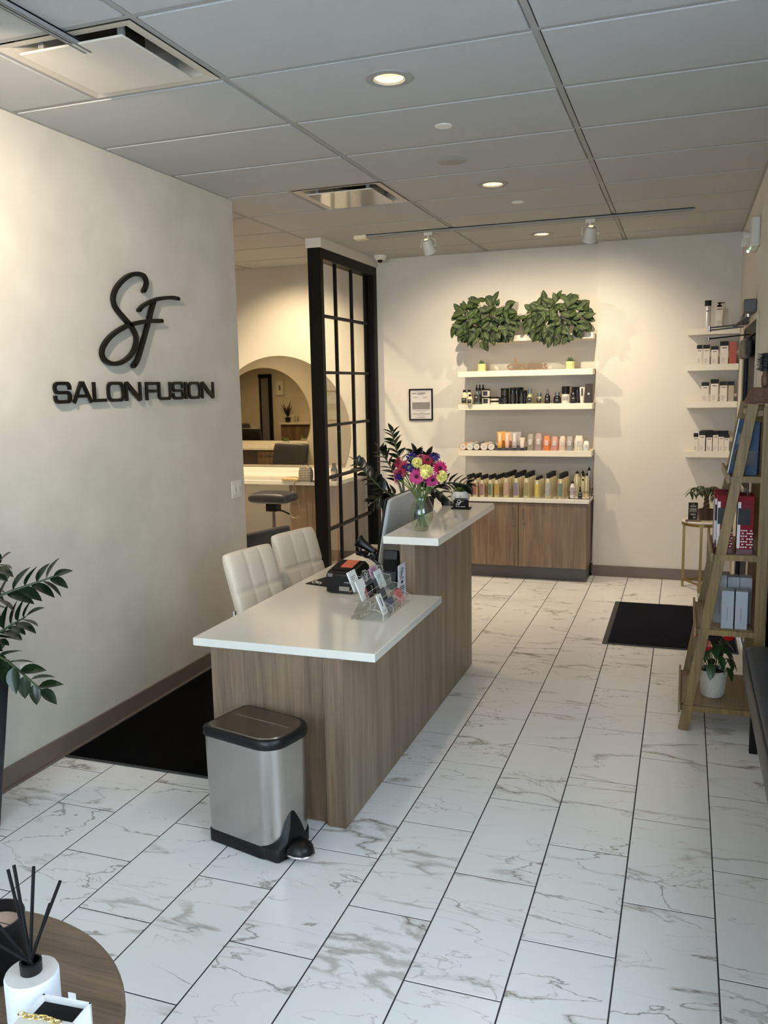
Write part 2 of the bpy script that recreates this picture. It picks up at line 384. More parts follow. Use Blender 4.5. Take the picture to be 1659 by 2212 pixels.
# ------------------------------------------------------------------ room shell
def wall(name, x0, x1, y0, y1, z0=0, z1=HC+.25, m=None): return struct(MB().box(x0, x1, y0, y1, z0, z1).build(name, m or m_cream, smooth=False))
floor = MB().box(XS, XBAY+.2, YF-.2, YBL+.1, -.12, -.0011).build('floor', m_grout, smooth=False); struct(floor)
W_ = .2941; LL = .593; X0 = -2.7976
tiles = {}
def tile(x0, x1, y0, y1):
    w = round(x1-x0, 3); l = round(y1-y0, 3)
    if w < .02 or l < .03: return
    if (w, l) not in tiles:
        t = MB(); g = .0042; b = .0012; a = [(-w/2+.0024, -l/2+g/2), (w/2-.0024, -l/2+g/2), (w/2-.0024, l/2-g/2), (-w/2+.0024, l/2-g/2)]
        vs = [(x, y, -.0009) for x, y in a]+[(x-math.copysign(b, x), y-math.copysign(b, y), 0) for x, y in a]
        t.add(vs, [(4,5,6,7)]+[(i, (i+1) % 4, 4+(i+1) % 4, 4+i) for i in range(4)])
        o = t.build('tile', m_tile, floor, smooth=False); tiles[(w, l)] = o.data
    else:
        o = bpy.data.objects.new('tile', tiles[(w, l)]); COL.objects.link(o); o.parent = floor
    o.location = ((x0+x1)/2, (y0+y1)/2, 0)
    if random.random() < .5: o.rotation_euler.z = PI
def tile_field(xa, xb, ya, yb):
    k = math.floor((xa-X0)/W_)
    while X0+k*W_ < xb:
        a = max(xa, X0+k*W_); b = min(xb, X0+(k+1)*W_); y = (3.05 if k % 2 == 0 else 2.757)-LL*12
        while y < yb:
            if y+LL > ya: tile(a, b, max(y, ya), min(y+LL, yb))
            y += LL
        k += 1
tile_field(XL, XR, .75, YB+.02); tile_field(XR, XBAY, .75, YRET); tile_field(-5.4, XL-.0, 5.08, YBL)
T = .14
wall('wall_left', XL-T, XL, YF, 5.065, m=m_plaster)
wall('wall_back', XS, -.76, YBL, YBL+.12)
wall('wall_back_right', -.76, XR+.3, YB, YB+.17)
wall('wall_right', XR, XR+.3, 6.98, YB); wall('wall_right_front', XR, XR+.3, YRET, 5.72); wall('wall_right_header', XR, XR+.3, 5.72, 6.98, 2.12)
wall('wall_right_return', XR, XBAY+.1, YRET, YRET+.12)
wall('wall_right_sill', XBAY, XBAY+.12, YF, YRET, 0, .85); wall('wall_right_top', XBAY, XBAY+.12, YF, YRET, 2.65); wall('wall_right_pier', XBAY, XBAY+.12, 1.85, YRET, .85, 2.65)
wall('wall_front_left', XL-T, -2.75, YF-.12, YF); wall('wall_front_right', -.12, XBAY+.1, YF-.12, YF); wall('wall_front_top', -2.75, -.12, YF-.12, YF, 2.7); wall('wall_front_sill', -2.75, -.12, YF-.12, YF, 0, .12)
wall('wall_salon_left', XS-.1, XS, YS0-.1, YBL); wall('wall_salon_front', XS, XL-T, YS0-.12, YS0)
# shopfront and side glazing
def glazing(name, axis, c, lo, hi, z0, z1, n):
    fr = MB(); w = .06
    ps = [lo+(hi-lo)*i/n for i in range(n+1)]
    for p in ps:
        a = p-w/2 if 0 < ps.index(p) < n else (p if p == lo else p-w)
        fr.box(*( (a, a+w, c-.1, c-.03) if axis == 'Y' else (c+.03, c+.1, a, a+w)), z0, z1)
    for z in (z0, z1-w): fr.box(*((lo, hi, c-.1, c-.03) if axis == 'Y' else (c+.03, c+.1, lo, hi)), z, z+w)
    o = struct(fr.build(name, m_blackframe, smooth=False))
    for i in range(n):
        MB().box(*((ps[i]+.02, ps[i+1]-.02, c-.07, c-.062) if axis == 'Y' else (c+.062, c+.07, ps[i]+.02, ps[i+1]-.02)), z0+.03, z1-.03).build('pane', m_glass, o, smooth=False)
glazing('window_1', 'Y', YF, -2.75, -.12, .12, 2.7, 3); glazing('window_2', 'X', XBAY, YF, 1.85, .85, 2.65, 3)
# baseboards
for n_, a in (('baseboard_left', (XL, XL+.012, YF, 5.065)), ('baseboard_back', (-2.8, -.76, YBL-.012, YBL)), ('baseboard_back_right', (-.765, XR, YB-.012, YB)), ('baseboard_left_end', (XL-T, XL+.012, 5.065, 5.077)),
              ('baseboard_salon', (-5.4, -2.96, YBL-.012, YBL)), ('baseboard_right', (XR-.012, XR, 6.98, YB)), ('baseboard_right_front', (XR-.012, XR, YRET+.05, 5.72))):
    mb = MB().box(*a, 0.001, .10)
    if n_ == 'baseboard_left': mb.box(XL, XL+.022, YF, 5.065, .001, .012)
    struct(mb.build(n_, m_base, bevel=.003))
# ceiling: slab, tiles and grid as parts
ceil = struct(MB().box(XS-.1, XBAY+.3, YF-.2, YBL+.2, HC+.25, HC+.33).build('ceiling', m_blackmatte, smooth=False))
XP, XQ, XRn = -1.7502, -.531, -2.9694; YT = 3.1437; PY = .6096
ctiles = {}
LIGHTS = [(-1.15, 3.386), (-1.15, 5.315), (-1.15, 7.188)]
def ctile(x0, x1, y0, y1):
    g = .012;
    for lx, ly in LIGHTS:
        if x0 < lx < x1 and y0 < ly < y1:      # tile with a round hole cut for the downlight
            cx, cy = (x0+x1)/2, (y0+y1)/2; a, b, c, d = x0+g-cx, x1-g-cx, y0+g-cy, y1-g-cy; hx, hy = lx-cx, ly-cy; n = 40; t = MB(); rows = []
            outer = []; inner = []
            for i in range(n):
                an = 2*PI*i/n+PI/n; co, si = math.cos(an), math.sin(an); tx = ((b if co > 0 else a)-hx)/co if abs(co) > 1e-6 else 1e9; ty = ((d if si > 0 else c)-hy)/si if abs(si) > 1e-6 else 1e9
                k = min(tx, ty); outer.append([hx+co*k, hy+si*k]); inner.append((hx+.066*co, hy+.066*si))
            for px, py in ((a, c), (b, c), (b, d), (a, d)):
                j = min(range(n), key=lambda i: (outer[i][0]-px)**2+(outer[i][1]-py)**2); outer[j] = [px, py]
            vs = [(x, y, 0) for x, y in outer]+[(x, y, 0) for x, y in inner]+[(x, y, .012) for x, y in outer]+[(x, y, .012) for x, y in inner]
            fs = []
            for i in range(n): j = (i+1) % n; fs += [(i, j, n+j, n+i), (2*n+i, 2*n+j, j, i), (n+i, n+j, 3*n+j, 3*n+i), (3*n+i, 3*n+j, 2*n+j, 2*n+i)]
            o = t.add(vs, fs).build('ceiling_tile', m_ceil, ceil, smooth=False); o.location = (cx, cy, HC-.003); return
    g = .0145; x0 += g; x1 -= g; y0 += g; y1 -= g; w = round(x1-x0, 3); l = round(y1-y0, 3)
    if w < .03 or l < .03: return
    if (w, l) not in ctiles:
        a = [(-w/2, -l/2), (w/2, -l/2), (w/2, l/2), (-w/2, l/2)]
        t = MB().add([(x, y, .012) for x, y in a]+[(x-math.copysign(.004, x), y-math.copysign(.004, y), 0) for x, y in a], [(7,6,5,4), (0,1,2,3)]+[(i, (i+1) % 4, 4+(i+1) % 4, 4+i) for i in range(4)])
        o = t.build('ceiling_tile', m_ceil, ceil, smooth=False); ctiles[(w, l)] = o.data
    else: o = bpy.data.objects.new('ceiling_tile', ctiles[(w, l)]); COL.objects.link(o); o.parent = ceil
    o.location = ((x0+x1)/2, (y0+y1)/2, HC-.003)
def tee(x0, x1, y0, y1, n='grid_tee'): MB().box(x0, x1, y0, y1, HC, HC+.02).build(n, m_tee, ceil, smooth=False)
ys = [YT+PY*k for k in range(-8, 8)]
DIFF = {(XP-PY, 2.5341), (XP-PY, 4.9725)}
def field(xa, xb, ya, yb):
    yy = [ya]+[y for y in ys if ya+.02 < y < yb-.02]+[yb]
    for y0, y1 in zip(yy, yy[1:]):
        hole = xb == XP and (abs(y0-2.5341) < .01 or abs(y0-4.9725) < .01)
        ctile(xa, xb-(PY if hole else 0), y0, y1)
        if hole: tee(XP-PY-.012, XP-PY+.012, y0+.012, y1-.012)
        if y0 > ya: tee(xa+.012, xb-.012, y0-.012, y0+.012)
YR2 = YT+2*PY
field(XL, XP, YF, 4.9725); field(XRn, XP, 4.9725, YBL); field(XP, XQ, YF, YBL); field(XQ, XR, YR2, YB); field(XQ, XBAY, YF, YR2); tee(XQ+.012, XR, YR2-.012, YR2+.012)
tee(XL, XP-.012, 4.9605, 4.9845)
xx = XRn
while xx > XS: field(max(xx-1.2192, XS), xx, YS0, YBL); tee(xx-.012, xx+.012, YS0, YBL, 'main_runner'); xx -= 1.2192
for x in (XP, XQ): tee(x-.012, x+.012, YF, YBL, 'main_runner')
# perimeter angle
pa = MB().box(XL, XL+.022, YF, 5.07, HC-.002, HC+.004).box(XR-.022, XR, YRET, YB, HC-.002, HC+.004).box(-.76, XR, YB-.022, YB, HC-.002, HC+.004).box(XS, -.76, YBL-.022, YBL, HC-.002, HC+.004)
struct(pa.build('trim_1', m_tee, smooth=False))
# partition header
struct(MB().box(-2.968, -2.828, 6.535, YBL, 2.883, HC).build('trim_2', m_cream, smooth=False))
# right wall door
dr = MB().box(XR-.006, XR+.05, 5.72, 5.80, 0, 2.12).box(XR-.006, XR+.05, 6.86, 6.98, 0, 2.12).box(XR-.006, XR+.05, 5.72, 6.98, 2.04, 2.12)
m_navy = mat('navy enamel', C(9, 16, 32), .6, spec=.2); m_jamb = mat('cream jamb paint', C(198, 188, 166), .5)
d1 = struct(dr.build('door_1', m_navy, bevel=.003))
MB().box(XR+.012, XR+.045, 5.80, 6.86, .02, 2.04).build('door_leaf', m_navy, d1, bevel=.002)
for y in (6.72, 6.80, 6.83): MB().box(XR, XR+.014, y-.008, y+.008, .02, 2.04).build('door_stile', m_navy, d1)
MB().box(XR-.035, XR+.012, 5.95, 6.7, 1.0, 1.05).build('push_bar', m_steel, d1, bevel=.004)
struct(MB().box(XR-.014, XR-.0, 6.98, 7.03, 0, 2.14).box(XR-.014, XR, 5.67, 5.72, 0, 2.14).box(XR-.014, XR, 5.72, 6.98, 2.12, 2.16).build('trim_3', m_jamb, bevel=.002))
# ------------------------------------------------------------------ ceiling fixtures
m_darkduct = mat('dark duct', C(30, 28, 27), .8); m_diff = mat('diffuser enamel', C(198, 190, 176), .35)
def diffuser(x0, y0, label, panel):
    t = thing('ceiling_diffuser', label, 'vent', (x0+PY/2, y0+PY/2, HC), group='square air diffusers in the ceiling grid')
    a = PY/2-.014
    fr = MB(); o_ = [(-a, -a), (a, -a), (a, a), (-a, a)]; b = .245
    vs = [(x, y, -.004) for x, y in o_]+[(math.copysign(b, x), math.copysign(b, y), .002) for x, y in o_]+[(math.copysign(.20, x), math.copysign(.20, y), .09) for x, y in o_]+[(math.copysign(.19, x), math.copysign(.19, y), .20) for x, y in o_]
    fs = [(k*4+i, k*4+(i+1) % 4, k*4+4+(i+1) % 4, k*4+4+i) for k in range(3) for i in range(4)]+[(12, 13, 14, 15)]
    fr.add(vs, fs).build('frame', m_diff, t, smooth=False)
    MB().lathe([(.10, .085), (.125, .07), (.125, .18), (.10, .18)], (0, 0, 0), 28).build('duct_collar', m_darkduct, t)
    pl = MB().box(-.218, .218, -.222, .222, -.026, -.018).build('panel', panel, t, bevel=.003)
    pl.location = (0.0, -.012, .004); 
    cl = MB()
    for sx in (-1, 1):
        for sy in (-1, 1): cl.box(sx*.17-.012, sx*.17+.012, sy*.17-.006, sy*.17+.006, -.02, .05)
    tag(cl.build('clip', m_tee, t), kind='stuff')
    return t
diffuser(XP-PY, 2.5341, 'square white air diffuser in the ceiling above the lettered wall, nearest the camera', mat('diffuser plate', C(206, 198, 186), .32))
diffuser(XP-PY, 4.9725, 'square glossy air diffuser in the ceiling in front of the black partition', mat('glossy diffuser plate', C(200, 194, 182), .16, spec=.6, coat=.5))
def downlight(x, y, label, e):
    t = thing('recessed_downlight', label, 'light', (x, y, HC), group='recessed ceiling downlights')
    MB().lathe([(.058, .0), (.064, -.0075), (.095, -.006), (.097, -.003), (.062, -.002)], seg=32, cap=False).build('trim_ring', m_tee, t)
    bf = MB()
    prof = []
    for k in range(6): prof += [(.062-k*.0035, .0+k*.011), (.062-k*.0035-.0032, .004+k*.011)]
    bf.lathe(prof, seg=28, cap=False).build('baffle', m_baffle, t)
    MB().lathe([(.001, .062), (.046, .064)], seg=28).build('lens', m_lamp, t)
    s = spot('downlight_lamp', (x, y, HC+.035), (x, y, 0), e, WARM2, 120, .8, .045); return t
for y, l in ((3.386, 'round lit recessed downlight nearest the camera, above the front of the desk'), (5.315, 'round lit recessed downlight middle of the row, beside the speaker grille'), (7.188, 'round lit recessed downlight behind the ceiling track, farthest from camera')):
    downlight(-1.15, y, l, 6)
def disc(n, x, y, r, l, c, m, h=.008):
    t = thing(n, l, c, (x, y, HC)); MB().lathe([(r*.98, -.003), (r, -h*.6), (r*.93, -h), (0.001, -h)], seg=36, cap=False).build('cover', m, t); return t
disc('sprinkler_cover', -1.114, 4.064, .042, 'small round white concealed sprinkler cover behind the nearest downlight', 'sprinkler', m_white)
t = disc('ceiling_speaker', -1.24, 4.687, .082, 'round grey perforated ceiling speaker grille between two downlights', 'speaker', mat('speaker grille', C(158, 156, 150), .7, var=.2, vscale=900))
MB().box(-.012, .012, -.004, .004, -.0095, -.008).build('badge', m_grey, t)
disc('sprinkler_cover', -1.103, 5.88, .042, 'small round white concealed sprinkler cover just before the ceiling track', 'sprinkler', m_white)
# tracks
def track(n, a, b, label, w=.034):
    a = Vector(a); b = Vector(b); t = thing(n, label, 'track light rail', a); d = b-a; L_ = d.length; dirv = d.normalized(); nx = Vector((-dirv.y, dirv.x, 0))
    mb = MB(); k = .019
    for s_ in (-1, 1): mb.bar(nx*s_*(w/2-.003)+Vector((0,0,-k/2)), nx*s_*(w/2-.003)+d+Vector((0,0,-k/2)), .006, k)
    mb.bar(Vector((0,0,-.003)), d+Vector((0,0,-.003)), w, .005)
    for s_ in (-1, 1): mb.bar(nx*s_*(w/2-.0075)+Vector((0,0,-k+.001)), nx*s_*(w/2-.0075)+d+Vector((0,0,-k+.001)), .009, .002)
    mb.build('channel', m_tee, t, smooth=False)
    MB().bar(Vector((0,0,-.0075)), d+Vector((0,0,-.0075)), .014, .004).build('conductor', m_darkduct, t, smooth=False)
    return t
track('ceiling_track', (-2.45, 6.60, HC-.004), (.02, 6.60, HC-.004), 'long white track rail running across the ceiling before the display shelves')
track('ceiling_track', (-2.035, 1.3, HC-.004), (-2.035, 2.68, HC-.004), 'white track rail ending over the near ceiling diffuser, upper left corner')
t = thing('track_feed', 'small cream power feed box at the left end of the far ceiling track', 'power feed', (-2.5, 6.60, HC-.004))
MB().box(-.055, .05, -.035, .035, -.032, 0).build('housing', m_baffle, t, bevel=.004); MB().cyl((.03, -.02, -.036), .004, .004).build('screw', m_grey, t)
m_headw = mat('white track head enamel', C(212, 208, 200), .35)
def head(x, y, target, e, label, col=TRACK, ang=130):
    t = thing('track_spotlight', label, 'spotlight', (x, y, HC-.023), group='white spotlights on ceiling tracks')
    MB().box(-.035, .035, -.014, .014, -.022, 0).build('adapter', m_headw, t, bevel=.002)
    MB().cyl((0, 0, -.045), .010, .025).build('stem', m_headw, t)
    d = (Vector(target)-Vector((x, y, HC-.11))).normalized(); R = d.to_track_quat('Z', 'Y').to_matrix()
    def tr(mb): mb.v = [tuple(R@Vector(v)+Vector((0, 0, -.10))) for v in mb.v]; return mb
    tr(MB().lathe([(.018, -.055), (.034, -.05), (.043, -.03), (.050, .03), (.056, .055), (.052, .056), (.046, .03), (.03, .02)], seg=24, cap=False)).build('reflector_head', m_headw, t)
    tr(MB().lathe([(.001, .03), (.044, .032)], seg=24)).build('bulb', m_lamp, t)
    yk = MB(); 
    yk.tube([(-.06, 0, -.10), (-.058, 0, -.06), (-.03, 0, -.045), (.03, 0, -.045), (.058, 0, -.06), (.06, 0, -.10)], .005, 6).build('yoke', m_headw, t)
    for s_ in (-1, 1): MB().cyl((s_*.052, 0, -.10), .012, .012*s_, axis='X').build('knob', m_headw, t)
    spot('track_lamp', Vector((x, y, HC-.123))+d*.07, target, e, col, ang, 1.0, .018)
head(-1.94, 6.60, (-1.55, 7.85, 1.0), 25, 'white track spotlight left of the far downlight, aimed at display shelves')
head(-.70, 6.60, (-1.0, 7.85, 1.0), 27, 'white track spotlight right of the far downlight, pointing to camera')
head(-2.035, 2.06, (-2.81, 3.7, 1.9), 36, 'white track spotlight cut by the upper left picture edge', ang=105)
t = thing('dome_camera', 'small white dome security camera in the ceiling corner above the partition', 'camera', (-2.72, 7.66, HC-.003))
MB().lathe([(.001, -.0), (.062, 0), (.062, -.012), (.05, -.034), (.03, -.045), (.001, -.046)][1:], seg=28).build('housing', m_white, t)
MB().sph((.004, -.012, -.042), .026, 16, 10).build('lens_dome', mat('dark lens', C(15, 15, 18), .1), t)
t = thing('emergency_light', 'white wall emergency light with two small lamp heads high beside the corner', 'emergency light', (XR, 6.05, 2.66))
MB().box(-.055, 0, -.16, .16, -.09, .09).build('housing', m_headw, t, bevel=.012)
for y in (-.10, .12):
    MB().lathe([(.018, 0), (.034, -.035), (.036, -.05), (.001, -.046)], (-.045, y, -.02), 18, axis='X').build('lamp_head', m_headw, t)
MB().sph((-.06, .0, -.10), .008).build('status_light', mat('green indicator', (.3, 1, .6, 1), .4, emit=3), t)
# ------------------------------------------------------------------ wall sign
m_sign = mat('black sign acrylic', C(11, 10, 10), .4, spec=.3)
S_ = [(4.008,2.287),(4.032,2.315),(4.038,2.34),(4.023,2.364),(3.983,2.372),(3.929,2.367),(3.869,2.346),(3.808,2.309),(3.762,2.267),(3.741,2.225),(3.749,2.188),(3.78,2.159),(3.821,2.132),(3.863,2.103),(3.899,2.071),(3.915,2.036),(3.907,1.996),(3.878,1.956),(3.825,1.921),(3.759,1.898),(3.696,1.893),(3.649,1.905),(3.624,1.929),(3.625,1.959),(3.653,1.995),(3.705,2.034),(3.776,2.068),(3.856,2.096),(3.95,2.116),(4.048,2.13),(4.16,2.138)]
F1_ = [(3.954,2.181),(3.993,2.207),(4.051,2.231),(4.131,2.255),(4.235,2.272),(4.296,2.277),(4.339,2.275)]
F2_ = [(4.098,2.237),(4.067,2.182),(4.032,2.115),(3.99,2.04),(3.948,1.966),(3.913,1.913),(3.878,1.884)]
def pl2(P, n=5): return [tuple(q) for q in spline([Vector((a, b)) for a, b in P], n)]
t = thing('monogram_sign', 'large black raised script SF monogram mounted on the pearl plaster wall', 'wall sign', (XL, 3.95, 2.13))
a = XL+.012; b = XL+.032
MB().ribbon(pl2(S_), .022, a, b, rnd=True).build('script_stroke', m_sign, t, world=True)
MB().ribbon(pl2(F1_), .020, a+.001, b+.001, rnd=True).ribbon(pl2(F2_), .024, a-.001, b-.001, rnd=True).build('script_stroke', m_sign, t, world=True)
pins = MB()
for y, z in ((3.983, 2.372), (3.749, 2.188), (3.915, 2.036), (3.696, 1.893), (4.15, 2.137), (4.235, 2.272), (3.913, 1.913)): pins.cyl((XL, y, z), .004, .014, 8, axis='X')
pins.build('standoff_pin', m_chrome, t, world=True)
def rr(y0, y1, z0, z1, c):  # rounded rectangle path
    o = []
    for cy, cz, a0 in ((y1-c, z1-c, 0), (y0+c, z1-c, 90), (y0+c, z0+c, 180), (y1-c, z0+c, 270)):
        for k in range(4): an = math.radians(a0+k*30); o.append((cy+c*math.cos(an), cz+c*math.sin(an)))
    return o
def letter(ch, y0, y1, label):
    z0, z1 = 1.7, 1.8; w = .0165; y0 += .003; y1 -= .006; h = w/2; t = thing('sign_letter', label, 'sign letter', (XL, (y0+y1)/2, 1.75), group='black raised letters reading SALON FUSION')
    y0 += h; y1 -= h; zb = z0+h*.8; zt = z1-h*.8; zm = (zb+zt)/2; c = .020; mb = MB(); lo, hi = XL+.012, XL+.024; R = lambda p, cl=False, ww=w, d=0: mb.ribbon(p, ww, lo+d, hi+d, closed=cl)
    def arcp(cy, cz, a0, a1, n=5): return [(cy+c*math.cos(math.radians(a0+(a1-a0)*k/n)), cz+c*math.sin(math.radians(a0+(a1-a0)*k/n))) for k in range(n+1)]
    if ch == 'S': R([(y1, zt-.030)]+arcp(y1-c, zt-c, 0, 90)+arcp(y0+c, zt-c, 90, 180)+arcp(y0+c, zm+c, 180, 270)+arcp(y1-c, zm-c, 90, 0)+arcp(y1-c, zb+c, 0, -90)+arcp(y0+c, zb+c, 270, 180)+[(y0, zb+.030)])
    elif ch == 'O': R(rr(y0, y1, zb, zt, .026), True)
    elif ch == 'A':
        R([(y0-.004, z0), ((y0+y1)/2-.004, z1)]); R([((y0+y1)/2+.004, z1), (y1+.004, z0)], d=.0006); R([(y0+.024, z0+.032), (y1-.024, z0+.032)], ww=.016, d=-.0006)
    elif ch == 'L': R([(y0, z1), (y0, z0+h), (y1+h, z0+h)])
    elif ch == 'N': R([(y0, z0), (y0, z1)]); R([(y0+.004, z1-.006), (y1-.004, z0+.006)], d=.0006, ww=.023); R([(y1, z0), (y1, z1)])
    elif ch == 'F': R([(y0, z0), (y0, z1-h), (y1+h, z1-h)]); R([(y0+.004, zm), (y1, zm)], d=-.0006, ww=.017)
    elif ch == 'U': R([(y0, z1)]+arcp(y0+c, zb+c, 180, 270)+arcp(y1-c, zb+c, 270, 360)+[(y1, z1)])
    elif ch == 'I': R([((y0+y1)/2, z0), ((y0+y1)/2, z1)], ww=.022)
    mb.build('letter_face', m_sign, t, world=True, ang=50)
    MB().cyl((XL, (y0+y1)/2+(.0 if ch in 'IS' else 0), zm if ch in 'SIF' else (zb if ch in 'OUL' else z0+.032)), .004, .014, 8, axis='X').build('standoff_pin', m_chrome, t, world=True)
sgn = 'of the black wall lettering'
for ch, a, b, l in (('S',3.254,3.382,'first letter S opening the word SALON '+sgn), ('A',3.386,3.531,'letter A second in the word SALON '+sgn), ('L',3.536,3.645,'letter L in the middle of the word SALON '+sgn), ('O',3.648,3.795,'letter O before the first N in SALON '+sgn), ('N',3.797,3.943,'letter N closing the word SALON '+sgn),
                    ('F',3.978,4.093,'letter F opening the word FUSION '+sgn), ('U',4.095,4.230,'letter U second in the word FUSION '+sgn), ('S',4.234,4.362,'letter S in the middle of FUSION '+sgn), ('I',4.364,4.398,'narrow letter I in FUSION '+sgn), ('O',4.402,4.545,'letter O before the last N in FUSION '+sgn), ('N',4.549,4.70,'last letter N closing the word FUSION '+sgn)):
    letter(ch, a, b, l)
# switch and outlet on the plaster wall
t = thing('light_switch', 'white double dimmer switch plate at the far end of the plaster wall', 'light switch', (XL, 4.953, 1.093))
MB().box(0, .006, -.064, .064, -.057, .057).build('plate', m_white, t, bevel=.002)
for y in (-.026, .026):
    MB().box(.006, .010, y-.017, y+.017, -.034, .034).build('rocker', m_white, t, bevel=.001); MB().box(.010, .0115, y+.007, y+.010, -.018, .012).build('dimmer_slider', m_grey, t)
t = thing('wall_outlet', 'white outlet plate low on the plaster wall behind the near potted plant', 'outlet', (XL, 2.957, .47))
MB().box(0, .006, -.036, .036, -.06, .06).build('plate', m_white, t, bevel=.002); MB().box(.006, .009, -.017, .017, -.034, .034).build('socket_face', m_white, t, bevel=.001)
# ------------------------------------------------------------------ reception desk
t = thing('reception_desk', 'wood-grain laminate reception desk body with a raised far section', 'desk', (-1.55, 3.98, 0))
side = MB().prism([(2.921, .002), (5.04, .002), (5.04, .992), (3.876, .992), (3.876, .70), (2.921, .70)], -1.300, -1.226, 'YZ').build('side_panel', m_lam_lit, t, world=True, bevel=.0015); side['label'] = 'long side panel in the lit laminate tone'
MB().box(-1.826, -1.302, 2.946, 2.968, .002, .70).build('front_panel', m_lam, t, world=True, bevel=.001)
MB().box(-1.3085, -1.2995, 2.9205, 2.948, .002, .70).build('edge_strip', m_lam, t, world=True, bevel=.001)
MB().box(-1.2995, -1.2265, 2.9185, 2.921, .002, .70).build('panel_edge', m_lam, t, world=True)
MB().box(-1.2995, -1.2265, 3.8735, 3.876, .736, .992).build('panel_edge', m_lam, t, world=True)
MB().box(-1.826, -1.804, 2.968, 3.05, .002, .70).build('return_panel', m_lam, t, world=True)
MB().box(-1.84, -1.302, 5.018, 5.04, .002, .70).build('end_panel', m_lam, t, world=True)
MB().box(-1.62, -1.34, 4.55, 5.016, .06, .69).build('drawer_pedestal', m_lam, t, world=True, bevel=.002)
t = thing('low_countertop', 'glossy white quartz lower countertop of the reception desk', 'countertop', (-1.5, 3.98, .70))
MB().prism([(-1.897, 2.928), (-1.093, 2.928), (-1.090, 3.866), (-1.302, 3.866), (-1.302, 5.085), (-1.905, 5.085)], .7005, .735, 'XY').build('slab', m_quartz, t, world=True, bevel=.0025)
t = thing('raised_countertop', 'white quartz raised countertop slab under the flower vase', 'countertop', (-1.228, 4.44, .992))
MB().box(-1.368, -1.088, 3.812, 5.065, .9925, 1.03).build('slab', m_quartz, t, world=True, bevel=.0025)
# ------------------------------------------------------------------ black glazed partition
t = thing('glazed_partition', 'black framed grid partition with clear panes beside the station room', 'partition', (-2.895, 7.2, 0))
f = lambda *a, n='frame_post', bv=.002: MB().box(*a).build(n, m_blackframe, t, world=True, bevel=bv)
f(-2.955, -2.842, 6.54, 6.60, .002, 2.883); f(-2.955, -2.842, 7.80, 7.884, .002, 2.883); f(-2.955, -2.842, 6.60, 7.80, 2.80, 2.883, n='head_rail'); f(-2.955, -2.842, 6.60, 7.80, .002, .10, n='bottom_rail')
f(-2.925, -2.905, 7.725, 7.80, .10, 2.80)
barz = [2.35, 1.88, 1.43, .98, .53]; bary = [6.60+(7.725-6.60)*k/3 for k in (1, 2)]
for z in barz: f(-2.918, -2.880, 6.60, 7.725, z-.012, z+.012, n='grid_bar', bv=.001)
for y in bary: f(-2.912, -2.884, y-.011, y+.011, .10, 2.80, n='grid_bar', bv=.001)
zz = [.10]+barz[::-1]+[2.80]; yy = [6.60]+bary+[7.725]
for i in range(6):
    for j in range(3): MB().box(-2.902, -2.897, yy[j]+.004, yy[j+1]-.004, zz[i]+.004, zz[i+1]-.004).build('glass_pane', m_glass, t, world=True, smooth=False)
# ------------------------------------------------------------------ station room
ZC = .90
def station(ymirr, face, xs, cx, lab, glab):
    """hair station against a wall at ymirr; face=-1 faces the camera side (-Y)"""
    s = face; x0, x1 = xs
    t = thing('styling_station', lab[0], 'cabinet', ((x0+x1)/2, ymirr+s*.4, 0), group=None)
    d = .78
    def bx(n, a0, a1, b0, b1, z0, z1, m, bv=.002, par=t):
        return MB().box(a0, a1, min(ymirr+s*b0, ymirr+s*b1), max(ymirr+s*b0, ymirr+s*b1), z0, z1).build(n, m, par, world=(par is t), bevel=bv)
    bx('base_cabinet', x1-.5, x1-.02, .004, d-.04, .08, ZC-.04, m_lam)
    bx('toe_kick', x1-.5, x1-.04, .004, d-.10, .002, .08, m_base)
    for k in range(3 if s > 0 else 0):
        z0 = .10+k*.25; dw = bx('drawer', x1-.49, x1-.03, d-.04, d-.022, z0, z0+.24, m_lam)
        dw2 = MB().tube([Vector((x1-.33, ymirr+s*(d-.02), z0+.19))-t.location, Vector((x1-.33, ymirr+s*(d-.0), z0+.19))-t.location, Vector((x1-.19, ymirr+s*d, z0+.19))-t.location, Vector((x1-.19, ymirr+s*(d-.02), z0+.19))-t.location], .005, 6).build('handle', m_chrome, dw)
    bx('side_panel', x0+.02, x0+.05, .004, d-.04, .002, ZC-.04, m_lam)
    c = thing('station_countertop', lab[1], 'countertop', ((x0+x1)/2, ymirr+s*.4, ZC-.04))
    bx('slab', x0, x1, .003, d, ZC-.0395, ZC, m_quartz, .004, c) if False else MB().box(x0, x1, min(ymirr+s*.003, ymirr+s*d), max(ymirr+s*.003, ymirr+s*d), ZC-.0395, ZC).build('slab', m_quartz, c, world=True, bevel=.004)
    MB().box(x0, x1, min(ymirr+s*.003, ymirr+s*.02), max(ymirr+s*.003, ymirr+s*.02), ZC, ZC+.05).build('backsplash', m_quartz, c, world=True)
    r = .785; cz = 1.30; zc = ZC+.055
    a0 = math.asin((zc-cz)/r); pts = [(cx+r*math.cos(a0+(PI-2*a0)*k/72), cz+r*math.sin(a0+(PI-2*a0)*k/72)) for k in range(73)]
    m = thing('round_mirror', lab[2], 'mirror', (cx, ymirr, cz))
    MB().prism(pts, min(ymirr+s*.004, ymirr+s*.010), max(ymirr+s*.004, ymirr+s*.010), 'XZ').build('silvered_glass', m_mirror, m, world=True, ang=20)
    bk = [(cx+(x-cx)*.985, cz+(z-cz)*.985) for x, z in pts]
    MB().prism(bk, min(ymirr+s*.001, ymirr+s*.004), max(ymirr+s*.001, ymirr+s*.004), 'XZ').build('backing', m_black, m, world=True)
station(YBL, -1, (-5.15, -2.99), -3.935, ['walnut laminate styling station base under the round mirror behind the partition', 'white station countertop carrying the checked purse', 'large round frameless mirror on the station room back wall'], '')
